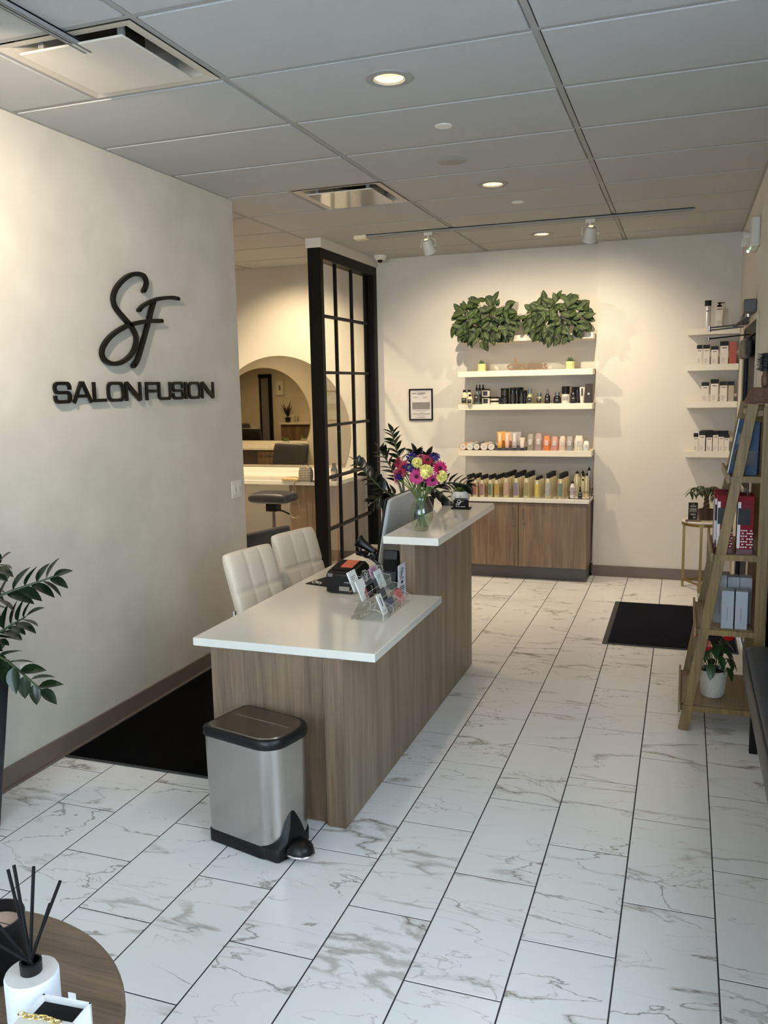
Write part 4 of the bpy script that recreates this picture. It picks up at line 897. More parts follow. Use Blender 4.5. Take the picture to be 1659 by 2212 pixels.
for b, mi, ti, n, st, mm in (((-.02, 0, .3), (-.06, .05, .52), (-.14, .12, .73), 16, .3, m_zz), ((-.04, 0, .3), (-.16, -.05, .40), (-.30, -.08, .55), 14, .3, m_zzd), ((0, 0, .3), (.06, .02, .48), (.04, .03, .60), 13, .35, m_zzd), ((.03, 0, .3), (.10, .03, .50), (.12, .05, .58), 12, .5, m_zzd),
                       ((.04, .02, .3), (.22, .02, .42), (.38, .0, .42), 13, .35, m_zzd), ((-.03, 0, .3), (-.12, .0, .36), (-.22, -.03, .30), 12, .3, m_zzd), ((.0, 0, .3), (.14, .0, .40), (.30, -.02, .30), 12, .3, m_zzd), ((-.03, .02, .3), (-.08, .03, .45), (-.18, .02, .62), 12, .4, m_zzd)):
    zz(t, b, ti, mi, int(n*1.25), .084, .058, mm, st)
# ------------------------------------------------------------------ wall shelves
m_shelf = mat('white lacquered shelf', C(226, 216, 196), .35)
SH = (2.182, 1.874, 1.576, 1.157)
names = ('topmost', 'second from the top', 'third from the top', 'lowest')
for k, z in enumerate(SH):
    x0 = -1.970
    t = thing('wall_shelf', 'long white floating shelf %s on the recessed display wall' % ('carrying the two leafy plants', 'with wooden lettering and two small succulents', 'holding dark jars and bottles', 'with round tins, tubes and pouches')[k], 'shelf', (-1.36, YBL, z-.026), group='long floating shelves above the cabinet')
    MB().box(x0, -.766, 7.60, YBL-.001, z-.052, z).build('board', m_shelf, t, world=True, bevel=.002)
    MB().box(x0+.02, -.786, YBL-.02, YBL-.001, z-.062, z-.052).build('wall_cleat', m_shelf, t, world=True)
for k, z in enumerate((2.178, 1.884, 1.577, 1.161)):
    t = thing('corner_shelf', 'short white floating shelf in the right corner, %s' % names[k], 'shelf', (.2, YB, z-.026), group='short corner shelves')
    MB().box(.003, XR-.003, 7.60, YB-.001, z-.052, z).build('board', m_shelf, t, world=True, bevel=.002)
    MB().box(.02, XR-.02, YB-.02, YB-.001, z-.062, z-.052).build('wall_cleat', m_shelf, t, world=True)
# prayer plants on the top shelf
m_mar = leafmat('prayer plant', C(17, 32, 12), C(108, 128, 62), .6, k=1.3, n=8); ml = leafmesh('marantha_leaf', .100, .060, m_mar, curl=.22, fold=.08, tip=.2)
m_pot = mat('grey green pot', C(120, 122, 112), .5)
def maranta(x, label, spec, seed, w):
    random.seed(seed); t = thing('prayer_plant', label, 'potted plant', (x, 7.66, SH[0]+.0005), group='patterned leafy plants on the top shelf')
    MB().lathe([(.001, 0), (.055, 0), (.075, .12), (.070, .12), (.064, .10), (.001, .10)], seg=24).build('pot', m_pot, t)
    st = MB()
    for k in range(spec):
        fx = random.uniform(-1, 1); fz = random.uniform(-1, 1)
        if fx*fx+fz*fz*.9 > 1.0: fx *= .7; fz *= .7
        px = fx*w; pz = .105+fz*(.205-.05*abs(fx)); dome = math.sqrt(max(0, 1-(fx*fx+fz*fz)*.8)); py = -.03-.13*dome*random.uniform(.6, 1.1)
        if pz < .05: py = min(py, -.135+.02*random.random())
        d = Vector((fx*1.0+random.uniform(-.7, .7), -.12+random.uniform(-.2, .15), fz*.7-.25+random.uniform(-.6, .6))); nrm = Vector((fx*.5+random.uniform(-.3, .3), -1, .35+fz*.3+random.uniform(-.3, .3)))
        place(ml, 'leaf', t, (px-d.x*.03, py, pz+.02-d.z*.02), d, 0, random.uniform(.72, 1.05), up=nrm)
        if k % 3 == 0: st.tube([(fx*.03, -.01, .10), (px*.6, py*.5, max(pz*.8+.05, .12)), (px-d.x*.04, py, pz+.03)], .0016, 4)
    st.build('stems', m_zst, t); return t
maranta(-1.71, 'patterned prayer plant on the left half of the top shelf, darker leaves', 200, 11, .315)
maranta(-1.07, 'patterned prayer plant on the right half of the top shelf, brighter leaves', 200, 5, .29)
random.seed(3)
# second shelf: succulents and lettering
m_lime = mat('pale lime pot', C(206, 208, 140), .45); m_sgr = mat('dusty green succulent', C(74, 92, 62), .5, var=.2)
for x, s_, l in ((-1.755, .85, 'small lime cylinder pot with a low succulent, left of the wooden lettering'), (-.965, 1.0, 'small lime cylinder pot with a spiky succulent, right of the wooden lettering')):
    t = thing('succulent_pot', l, 'potted plant', (x, 7.64, SH[1]+.0003), group='lime pots on the second shelf')
    MB().lathe([(.001, 0), (.037, 0), (.038, .066), (.034, .066), (.034, .055), (.001, .055)], seg=24).build('pot', m_lime, t)
    me_s = MB().lathe([(.003, 0), (.0075, .015), (.006, .035), (.001, .048)], seg=7).build('leaf', m_sgr, t); me_s.matrix_basis = Matrix.Translation((0, 0, .052))
    for k in range(11):
        a = k*2.4; e = .35+.09*k; o = bpy.data.objects.new('leaf', me_s.data); COL.objects.link(o); o.parent = t
        d = Vector((math.cos(a)*math.cos(e), math.sin(a)*math.cos(e), math.sin(e))); o.matrix_basis = Matrix.Translation((0, 0, .055))@d.to_track_quat('Z', 'Y').to_matrix().to_4x4()@Matrix.Scale(s_*(1.2 if k > 8 else 1), 4)
m_ply = mat('thin wooden lettering', C(124, 98, 76), .6, var=.1)
t = thing('wood_lettering', 'cut out wooden lettering reading davines standing on the second shelf', 'lettering', (-1.355, 7.625, SH[1]))
o = text('letters', 'avines', .118, m_ply, t, (.070, 0, .034), (PI/2, 0, 0), extr=.004, sx=.86, bold=.0035)
ee = [(-.116+.042*math.cos(2*PI*k/28), .030+.022*math.sin(2*PI*k/28)) for k in range(28)]
MB().ribbon(ee, .014, -.004, .004, 'XZ', closed=True).prism([(-.090, .004), (-.066, .004), (-.070, .045), (-.088, .116), (-.100, .116), (-.100, .060)], -.0045, .0045, 'XZ').build('letter_bowl', m_ply, t)
# ---- third shelf
m_jb = mat('black jar', C(16, 15, 16), .22); m_cap = mat('black cap', C(17, 16, 17), .5, spec=.3); m_crm = mat('cream bottle content', C(206, 196, 160), .3); m_oil = mat('olive oil bottle', C(128, 132, 92), .15, coat=.6); m_wj = mat('white jar', C(220, 212, 196), .3)
m_lbl = mat('black product label', C(34, 34, 36), .5, var=.5, vscale=500); m_clrb = mat('smoky clear bottle', C(86, 92, 92), .1, coat=.6); m_txt = mat('pale print', C(190, 186, 176), .6)
Z3 = SH[2]+.0004
def prod(n, label, cat, x, y, z, group): return thing(n, label, cat, (x, y, z), group=group)
G3 = 'dark jars and bottles on the third shelf'
def label_arc(t, r, z0, z1, m, w=1.5, a=-PI/2, name='label'): return MB().arc(r+.0006, z0, z1, a-w/2, a+w/2).build(name, m, t)
def bottle(x, y, r, h, label, body, cap=m_cap, caph=.2, shoulder=.68, capr=.5, lab=m_lbl, z=Z3, group=G3, cat='bottle', lz=(.08, .42), n='product_bottle', dropper=False, z_=None):
    t = prod(n, label, cat, x, y, z, group); hb = h*(1-caph)
    MB().lathe([(.001, 0), (r*.94, 0), (r, .004), (r, hb*shoulder), (r*.85, hb*(shoulder+.12)), (r*capr*.8, hb*.97), (r*capr*.8, hb)], seg=20, cap=False).build('bottle_body', body, t)
    if dropper: MB().lathe([(r*capr, hb-.003), (r*capr, hb+h*caph*.35), (r*.28, hb+h*caph*.4), (r*.22, h*.97), (.001, h)], seg=14).build('dropper_cap', cap, t)
    else: MB().lathe([(r*capr, hb-.003), (r*capr, h-.001), (r*capr*.9, h), (.001, h)], seg=16).build('cap', cap, t)
    if lab: 
        lb = label_arc(t, r, h*lz[0], h*lz[1], lab)
        if lab is m_lbl: MB().arc(r+.0009, h*(lz[0]+.6*(lz[1]-lz[0])), h*(lz[0]+.72*(lz[1]-lz[0])), -PI/2-.35, -PI/2+.35).build('printed_line', m_txt, lb)
    return t
def jar(x, y, r, h, label, body, z=Z3, group=G3, lab=m_lbl, caph=.2, n='product_jar'):
    t = prod(n, label, 'jar', x, y, z, group); MB().lathe([(.001, 0), (r*.95, 0), (r*.97, h*(1-caph)), (.001, h*(1-caph))], seg=24).build('jar_body', body, t)
    MB().lathe([(r, h*(1-caph)), (r, h-.002), (r*.95, h), (.001, h)], seg=24, cap=False).build('lid', m_cap, t)
    if lab: label_arc(t, r*.97, h*.12, h*(1-caph)*.9, lab, 1.2)
    return t
xu = lambda u: -2.1152+u*.000935
bottle(xu(212), 7.64, .030, .132, 'cream filled bottle with black label, first at the left end of the third shelf', m_crm, caph=.13, lz=(.1, .45)); bottle(xu(248), 7.68, .030, .132, 'cream bottle half hidden behind the first bottle of the third shelf', m_crm, caph=.13)
bottle(xu(279), 7.59, .025, .092, 'short cream bottle with black label on the third shelf', m_crm, caph=.16, lz=(.12, .5))
for k, (u, y, l) in enumerate(((335, 7.64, 'front'), (352, 7.69, 'middle'), (368, 7.76, 'rear'))): bottle(xu(u), y, .026, .180, 'clear dropper bottle with pointed black nozzle, %s of three' % l, m_clrb, caph=.30, lz=(.12, .48), dropper=True)
jar(xu(429), 7.64, .038, .068, 'white jar with black label at the bottom of the stack of two', m_wj); jar(xu(426), 7.64, .037, .068, 'white jar with black label stacked on top of another', m_wj, z=Z3+.0686)
jar(xu(512), 7.64, .040, .032, 'flat tin with white band, lower of the stacked pair', m_wj, caph=.45, lab=m_wj); jar(xu(512), 7.64, .040, .032, 'flat tin with white band, upper of the stacked pair', m_wj, z=Z3+.0326, caph=.45, lab=m_wj)
jar(xu(553), 7.69, .035, .060, 'black flat jar behind the stacked flat tins', m_jb)
jar(xu(612), 7.64, .038, .070, 'black jar at the bottom of the black stack', m_jb); jar(xu(612), 7.64, .038, .070, 'black jar on top of the black stack', m_jb, z=Z3+.0706)
def cylb(x, y, r, h, label, body=m_jb, z=Z3, group=G3, lab=m_lbl):
    t = prod('product_bottle', label, 'bottle', x, y, z, group); MB().lathe([(.001, 0), (r, 0), (r, h*.80), (r*.98, h*.80)], seg=20, cap=False).build('bottle_body', body, t); MB().lathe([(r*1.02, h*.80), (r*1.02, h*.99), (r*.95, h), (.001, h)], seg=20, cap=False).build('cap', m_cap, t)
    label_arc(t, r, h*.1, h*.62, lab, 1.3); return t
cylb(xu(690), 7.64, .028, .145, 'tall black cylinder bottle, front left of the black group'); cylb(xu(722), 7.67, .028, .145, 'tall black cylinder bottle in the middle of the black group'); cylb(xu(740), 7.745, .028, .145, 'tall black cylinder bottle, rear of the black group')
cylb(xu(774), 7.64, .024, .118, 'shorter black cylinder bottle in front of its twin'); cylb(xu(795), 7.68, .024, .118, 'shorter black cylinder bottle standing behind its twin')
bottle(xu(854), 7.64, .030, .132, 'olive oil bottle with black label and clear stopper, the taller one', m_oil, cap=m_clrb, caph=.28, capr=.55, shoulder=.6); bottle(xu(944), 7.64, .029, .095, 'small olive oil bottle with black label', m_oil, cap=m_clrb, caph=.30, capr=.7, shoulder=.6, lz=(.08, .48))
bottle(xu(1021), 7.64, .024, .132, 'slim black dropper bottle on the right half of the third shelf', m_jb, cap=m_clrb, caph=.34, dropper=True); bottle(xu(1114), 7.64, .033, .098, 'round black bottle with wide dark cap', m_jb, caph=.28, capr=.65, cap=m_clrb)
t = prod('product_bottle', 'white gridded bottle with big black cap on the third shelf', 'bottle', xu(1192), 7.64, Z3, G3); MB().lathe([(.001, 0), (.035, 0), (.035, .080), (.001, .080)], seg=24, cap=False).build('bottle_body', m_wj, t); MB().lathe([(.034, .080), (.034, .148), (.001, .149)], seg=24).build('cap', m_cap, t)
label_arc(t, .035, .025, .060, mat('grey print', C(160, 156, 150), .5, var=.4, vscale=300), 1.4)
bottle(xu(1266), 7.64, .028, .142, 'black bottle with rounded shoulders near the right end of the third shelf', m_jb, caph=.28, capr=.62); cylb(xu(1296), 7.68, .030, .142, 'black bottle behind the right-hand black bottle')
def tube_(x, y, w, h, label, m, z, group, caph=.14, capm=None, cat='tube', flat=.25, lm=None):
    t = prod('product_tube', label, cat, x, y, z, group); mb = MB(); n = 16; rings = []
    for q in range(6): f = q/5; rx = w/2*(.72+.28*f); ry = w*.36*(1-f)+.003; rings.append([(rx*math.cos(2*PI*i/n), ry*math.sin(2*PI*i/n), h*caph+h*(1-caph)*f) for i in range(n)])
    loft(rings).build('tube_body', m, t, ang=60); MB().lathe([(.001, 0), (w*.33, 0), (w*.36, h*caph), (.001, h*caph)], seg=18).build('cap', capm or m, t)
    if lm: MB().add([(-w*.16, -w*.30, h*.35), (w*.16, -w*.30, h*.35), (w*.16, -.010, h*.93), (-w*.16, -.010, h*.93)], [(0, 1, 2, 3)]).build('label', lm, t)
    return t
tube_(xu(1342), 7.66, .048, .138, 'white squeeze tube with black label near the right end', m_wj, Z3, G3, lm=m_lbl)
t = prod('product_box', 'dark brown upright carton at the right end of the third shelf', 'box', -.80, 7.64, Z3, G3); MB().box(-.030, .030, -.030, .030, 0, .168).build('carton', mat('dark brown card', C(50, 40, 36), .6), t, bevel=.001); MB().cyl((0, -.0302, .08), .010, -.0006, 14, axis='Y').build('emblem', m_txt, t)
# ---- lowest shelf
Z4 = SH[3]+.0004; G4 = 'tins, tubes and pouches on the lowest long shelf'
m_tinend = mat('white tin lid', C(222, 214, 204), .5)
tins = ((200, C(196, 150, 112)), (270, C(186, 188, 172)), (338, C(92, 90, 92)), (412, C(206, 188, 166)), (485, C(134, 130, 134)))
for k, (u, c) in enumerate(tins):
    mm = mat('tin paper %s' % 'abcde'[k], c, .6, var=.4, vscale=90); nm = ('peach', 'sage', 'charcoal', 'sand', 'grey')[k]
    for r_ in range(2):
        t = prod('product_tin', '%s wrapped round tin lying on its side, %s row, showing its white lid' % (nm, ('front', 'back')[r_]), 'tin', xu(u)+.016*r_, 7.61+.115*r_, Z4+.0335+(.0 if r_ == 0 else .006), G4)
        if r_: t.location.z = Z4+.0335
        MB().cyl((0, 0, 0), .0335, .095, 26, axis='Y').build('wrapped_body', mm, t); MB().cyl((0, -.001, 0), .0275, .002, 26, axis='Y').build('round_label', m_tinend, t)
        if r_ == 0:
            for q in (-.008, 0, .008): MB().box(-.013, .013, -.0016, -.0008, q-.001, q+.001).build('printed_line', m_grey, t)
t = prod('display_riser', 'flat grey display riser under the squeeze tubes', 'riser', xu(672), 7.66, Z4, None); MB().box(-.140, .140, -.055, .10, 0, .026).build('riser_box', mat('grey riser', C(86, 84, 82), .5), t, bevel=.002); MB().box(.09, .125, -.0556, -.055, .008, .014).build('printed_line', m_ink, t)
for u, w, h, c, l in ((573, .056, .142, C(232, 166, 84), 'orange squeeze tube on the grey riser'), (644, .052, .138, C(226, 178, 150), 'pale peach squeeze tube on the grey riser'), (716, .062, .138, C(178, 172, 168), 'grey patterned squeeze tube on the grey riser'), (790, .052, .092, C(216, 200, 184), 'short beige squeeze tube on the grey riser')):
    for r_ in range(2 if h > .1 else 1):
        tube_(xu(u)+.018*r_, 7.60+.07*r_, w, h, l+(', front' if r_ == 0 else ', standing behind its twin'), mat('tube %d' % u, c, .45, var=.25, vscale=120), Z4+.0264, G4, lm=m_tinend if r_ == 0 else None)
for u, w, h, c, l in ((865, .062, .145, C(150, 140, 126), 'taupe wrapped pouch, first of the row of pouches'), (942, .068, .150, C(164, 140, 136), 'mauve wrapped pouch, tallest of the row'), (1020, .062, .130, C(222, 122, 72), 'bright orange wrapped pouch'), (1096, .062, .124, C(196, 142, 132), 'dusty pink wrapped pouch'),
                     (1168, .058, .126, C(214, 186, 166), 'cream and pink wrapped pouch'), (1236, .060, .126, C(160, 154, 150), 'grey and white wrapped pouch'), (1322, .078, .132, C(212, 202, 184), 'wide patterned cream pouch'), (1390, .052, .084, C(206, 212, 206), 'small white and teal pouch at the right end')):
    t = prod('product_pouch', l+' on the lowest long shelf', 'pouch', xu(u), 7.64, Z4, G4); mm = mat('pouch %d' % u, c, .55, var=.45, vscale=110, bump=.4, bscale=60); n = 20; rings = []
    for q in range(9):
        f = q/8; pinch = 1 if f < .7 else 1-(f-.7)*1.25; dy = .030*(1-.9*max(0, (f-.55)/.45))
        rings.append([(w/2*(pinch if f < .99 else pinch*1.15)*math.copysign(abs(math.cos(2*PI*i/n))**.6, math.cos(2*PI*i/n))+random.uniform(-.001, .001)*(f > .5), dy*math.copysign(abs(math.sin(2*PI*i/n))**.7, math.sin(2*PI*i/n)), h*f+(.004*math.sin(i*1.9) if q == 8 else 0)) for i in range(n)])
    loft(rings).build('wrapped_body', mm, t, ang=60); lb = MB().box(-w*.20, w*.20, -.0322, -.0302, h*.38, h*.70).build('label', m_tinend, t)
    for q in range(3): MB().box(-w*.12+q*w*.10, -w*.10+q*w*.10, -.0328, -.0322, h*.44, h*.64).build('printed_line', m_grey, lb)
# ------------------------------------------------------------------ cabinet with golden bottles
t = thing('base_cabinet', 'walnut two door base cabinet below the display shelves', 'cabinet', (-1.35, 7.65, 0)); ZB = .7455
MB().box(-1.95, -.778, 7.462, YBL-.001, .125, .708).build('carcass', m_lam, t, world=True, bevel=.001); MB().box(-1.95, -.790, 7.53, YBL-.013, .001, .124).build('toe_kick', mat('grey toe kick', C(96, 92, 90), .5), t, world=True, bevel=.002)
for x0, x1, hx in ((-1.95, -1.383, -1.425), (-1.377, -.780, -1.335)):
    d = MB().box(x0, x1, 7.444, 7.461, .128, .702).build('door', m_lam, t, world=True, bevel=.001); lo = t.location
    MB().tube([(hx-lo.x, 7.444-lo.y, .655), (hx-lo.x, 7.42-lo.y, .655), (hx-lo.x, 7.42-lo.y, .56), (hx-lo.x, 7.444-lo.y, .56)], .0045, 8).build('handle', m_steel, d)
    MB().cyl((hx+.006-lo.x, 7.436-lo.y, .51), .011, .010, 16, axis='Y').build('lock', m_steel, d)
t = thing('cabinet_countertop', 'white quartz top of the display cabinet under the golden bottles', 'countertop', (-1.35, 7.65, .71)); MB().box(-1.97, -.764, 7.43, YBL-.001, .7095, .745).build('slab', m_quartz, t, world=True, bevel=.003)
m_goldb = mat('champagne gold can', C(206, 194, 158), .34, .4); m_goldbr = m_goldb
xv = lambda u: -2.079+u*.000937
def can(r, h, col, label, angular=True, u=0, var=.35):
    t = prod('styling_bottle', label, 'bottle', xv(u), 7.475, ZB, 'gold bottles in rows on the cabinet'); hb = h*.80
    MB().lathe([(.001, 0), (r*.94, 0), (r, .004), (r, hb*.93), (r*.86, hb*.985), (r*.5, hb)], seg=22, cap=False).build('can_body', m_goldb, t)
    if angular: MB().box(-r*.52, r*.52, -r*.52, r*.52, hb-.001, h).build('cap', m_cap, t, bevel=.002)
    else: MB().lathe([(r*.62, hb-.002), (r*.5, hb+.02), (r*.25, h*.93), (.001, h*.94)], seg=16, cap=False).build('cap', m_cap, t)
    MB().arc(r+.0006, h*.10, h*.62, -PI/2-.75, -PI/2+.55).build('label', col, t); return t
rows = ((252, .023, .200, C(176, 96, 84), 'red', 3, 1), (320, .023, .205, C(156, 88, 84), 'brick red', 3, 1), (388, .023, .195, C(150, 110, 116), 'plum', 3, 1), (468, .023, .200, C(96, 124, 96), 'leaf green', 3, 1), (530, .023, .200, C(182, 140, 72), 'amber', 4, 1), (622, .026, .222, C(186, 150, 140), 'blush swirl', 5, 1),
        (720, .026, .222, C(126, 116, 150), 'violet and blue', 5, 1), (820, .029, .225, C(150, 140, 100), 'olive lattice', 4, 1), (920, .026, .205, C(206, 182, 72), 'bright yellow', 3, 0), (1022, .029, .225, C(160, 166, 168), 'silver blue', 4, 1), (1140, .029, .222, C(110, 128, 116), 'sage green', 4, 1))
for u, r, h, c, nm, n, ang in rows:
    lm = mat('label '+nm, c, .5, var=.45, vscale=180); f = can(r, h, lm, 'gold styling bottle with %s label at the front of its row' % nm, ang, u)
    for k in range(1, n): dup(f, (xv(u)+.006*k, 7.475+.073*k, ZB), label='gold bottle %s in the line behind the front %s label bottle' % (('second', 'third', 'fourth', 'fifth')[k-1] if k < n-1 else 'last', nm))
# wire basket with bottles
t = thing('wire_basket', 'dark wire basket with crossed bars at the right end of the cabinet top', 'basket', (xv(1305), 7.64, ZB)); m_wire = mat('bronze wire', C(74, 62, 54), .4, .6)
wb = MB(); a, b, z0, z1 = .088, .155, .003, .062; cs = [(-a, -b), (a, -b), (a, b), (-a, b)]
for z in (z0, z1): wb.tube([(x, y, z) for x, y in cs], .0022, 5, closed=True)
wb.build('rim_wire', m_wire, t); w2 = MB()
for k in range(4):
    (xa, ya), (xb, yb) = cs[k], cs[(k+1) % 4]; w2.tube([(xa, ya, z0), (xa, ya, z1)], .002, 5)
    mx_, my_ = (xa+xb)/2, (ya+yb)/2; w2.tube([(mx_, my_, z0), (mx_, my_, z1)], .0016, 5)
    for p0, p1 in (((xa, ya), (mx_, my_)), ((xb, yb), (mx_, my_))): w2.tube([(*p0, z0), (*p1, z1*.55), (*p0, z1)][:2]+[(*p1, z1*.55)], .0013, 4); w2.tube([(*p0, z1), (*p1, z1*.55)], .0013, 4)
w2.build('cross_wire', m_wire, t); MB().box(-a+.003, a-.003, -b+.003, b-.003, .0005, .003).build('tray', m_tinend, t)
GB = 'bottles inside the wire basket'; zb = ZB+.0035; m_whb = mat('white spray bottle', C(222, 216, 216), .35)
cx = xv(1305)
bottle(cx-.058, 7.505, .023, .158, 'white spray bottle with black nozzle at the front left of the basket', m_whb, z=zb, group=GB, caph=.14, lab=mat('soft grey print', C(170, 160, 170), .5, var=.4, vscale=200), dropper=True, lz=(.2, .6))
bottle(cx+.010, 7.490, .020, .105, 'small dark dropper bottle in the front of the basket', m_clrb, z=zb, group=GB, caph=.38, dropper=True)
bottle(cx-.035, 7.64, .033, .232, 'wide gold bottle at the back left of the basket', m_goldb, z=zb, group=GB, caph=.10, lab=None, dropper=True); bottle(cx+.010, 7.68, .028, .232, 'gold bottle at the very back of the basket', m_goldb, z=zb, group=GB, caph=.12, lab=None, dropper=True)
t = bottle(cx+.022, 7.61, .022, .205, 'slim gold bottle with round black emblem in the basket', m_goldb, z=zb, group=GB, caph=.09, lab=None); MB().cyl((0, -.0235, .155), .009, .003, 14, axis='Y').build('emblem', m_cap, t)
bottle(cx+.052, 7.61, .022, .215, 'pale gold slim bottle on the right of the basket', m_goldb, z=zb, group=GB, caph=.09, lab=None, dropper=True); bottle(cx+.062, 7.70, .024, .262, 'tall silver bottle with black nozzle at the right back of the basket', m_steel, z=zb, group=GB, caph=.12, lab=None, dropper=True)
# ------------------------------------------------------------------ corner shelf products (white cartons with black tops)
m_ctn = mat('white carton', C(224, 212, 198), .5); m_ctns = mat('beige carton side', C(176, 164, 142), .5); m_red = mat('terracotta carton', C(168, 84, 66), .55, var=.3, vscale=25, stretch=(1, 1, 6))
xr = lambda px: .006+(px-1488)*.00408/1.0*.86
def carton(x, y, z, w, d, h, label, g, col=None, top=True, dx=0):
    t = prod('product_box', label, 'box', x, y, z+.0004, g); hb = h*.80 if top else h
    MB().box(-w/2, w/2, -d/2, d/2, 0, hb).build('carton', col or m_ctn, t, bevel=.0008, smooth=False)
    if top: MB().box(-w/2-.001, w/2+.001, -d/2-.001, d/2+.001, hb, h).build('black_top', m_cap, t, bevel=.001)
    if col is None:
        MB().box(-w*.30, w*.30, -d/2-.0006, -d/2, hb*.86, hb*.90).build('printed_line', m_ink, t)
        for q in range(4): MB().box(-w*.34, w*(.10+.06*(q % 3)), -d/2-.0005, -d/2, hb*(.10+.075*q), hb*(.10+.075*q)+.0022).build('printed_line', m_grey, t)
    return t
zc = (2.178, 1.884, 1.577, 1.161)
t = prod('spray_can', 'tall silver white spray can with black cap on the topmost corner shelf', 'bottle', .150, 7.64, zc[0]+.0004, 'products on the topmost corner shelf'); MB().lathe([(.001, 0), (.024, 0), (.025, .175), (.022, .182), (.001, .182)], seg=24, cap=False).build('can_body', mat('pearl can', C(206, 204, 202), .3, .3), t); MB().lathe([(.026, .180), (.026, .222), (.024, .224), (.001, .224)], seg=24, cap=False).build('cap', m_cap, t); MB().arc(.0255, .135, .141, -2.2, -1.1).build('printed_line', m_ink, t)
t = prod('pump_bottle', 'white pump bottle with black pump head on the topmost corner shelf', 'bottle', .238, 7.64, zc[0]+.0004, 'products on the topmost corner shelf'); loft([rrect_ for rrect_ in ([(x, y, z) for x, y in rrect(.062*s_, .045, .008)] for z, s_ in ((0, .80), (.05, .84), (.12, 1.0), (.160, 1.0), (.166, .7)))]).build('bottle_body', m_ctn, t, ang=40)
MB().lathe([(.018, .165), (.018, .183), (.008, .184), (.008, .192), (.014, .193), (.013, .205), (.001, .207)], seg=16, cap=False).bar((0, 0, .201), (.042, 0, .201), .008, .007).build('pump', m_cap, t)
MB().box(-.022, .022, -.0232, -.0226, .146, .152).build('printed_line', m_ink, t)
for q in range(4): MB().box(-.018, .012+.002*q, -.0232, -.0226, .012+q*.012, .0145+q*.012).build('printed_line', m_grey, t)
g = 'black topped cartons on the second corner shelf'
for x, w, h, l in ((.095, .040, .158, 'leftmost'), (.150, .050, .158, 'second from left'), (.214, .052, .145, 'shorter'), (.286, .062, .182, 'tallest')): carton(x, 7.64, zc[1], w, .06, h, '%s white carton with black top on the second corner shelf' % l, g)
carton(.353, 7.64, zc[1], .055, .05, .175, 'terracotta patterned carton on the second corner shelf', g, m_red, False)
g = 'black topped cartons on the third corner shelf'
for x, w, h, l, c in ((.150, .055, .160, 'leftmost', None), (.222, .058, .182, 'tallest middle', None), (.292, .056, .162, 'beige sided third', None), (.350, .042, .162, 'rightmost beige', m_ctns)): carton(x, 7.64, zc[2], w, .07, h, '%s carton with black top on the third corner shelf' % l, g, c)
g = 'black topped cartons on the lowest corner shelf'
for x, w, h, l in ((.090, .034, .150, 'narrow leftmost'), (.140, .048, .168, 'second, taller'), (.196, .046, .145, 'third, shorter'), (.246, .042, .170, 'fourth, tall'), (.290, .040, .152, 'fifth'), (.332, .040, .140, 'sixth and shortest')): carton(x, 7.64, zc[3], w, .06, h, '%s white carton with black top on the lowest corner shelf' % l, g)
for x, h, l in ((.18, .172, 'left'), (.30, .168, 'right')): carton(x, 7.70, zc[3], .09, .05, h, 'black topped carton in the back row of the lowest corner shelf, %s' % l, g, m_ctns)
# framed certificate
t = thing('framed_certificate', 'black framed printed certificate hanging left of the display shelves', 'picture frame', (-2.408, YBL, 1.575))
fm = MB(); hw, hh, b = .119, .151, .013
fm.box(-hw, hw, -.018, -.002, hh-b, hh).box(-hw, hw, -.018, -.002, -hh, -hh+b).box(-hw, -hw+b, -.018, -.002, -hh+b, hh-b).box(hw-b, hw, -.018, -.002, -hh+b, hh-b).build('frame', m_blackframe, t, bevel=.001)
MB().box(-hw+b, hw-b, -.010, -.002, -hh+b, hh-b).build('paper', mat('certificate paper', C(206, 202, 200), .6), t, smooth=False); MB().box(-.088, .088, -.0108, -.010, -.045, .022).build('grey_panel', mat('grey print block', C(128, 124, 122), .6, var=.15, vscale=60), t)
for z, x0, x1, h in ((.118, -.06, .07, .003), (.108, -.03, .04, .004), (.100, -.045, .050, .004), (.104, -.088, -.052, .006), (.092, -.03, .02, .003), (.072, -.08, -.03, .002), (.066, -.08, -.03, .002), (.072, .02, .06, .002), (.064, .02, .06, .002), (-.055, -.085, .085, .002), (-.066, -.05, .05, .002), (-.078, -.02, .03, .002), (-.088, -.085, .085, .002), (-.093, -.085, .085, .002), (-.106, -.04, .04, .002), (-.120, -.03, .03, .002), (-.126, -.055, .05, .002)):
    MB().box(x0, x1, -.0106, -.010, z, z+h).build('printed_line', m_ink, t, smooth=False)
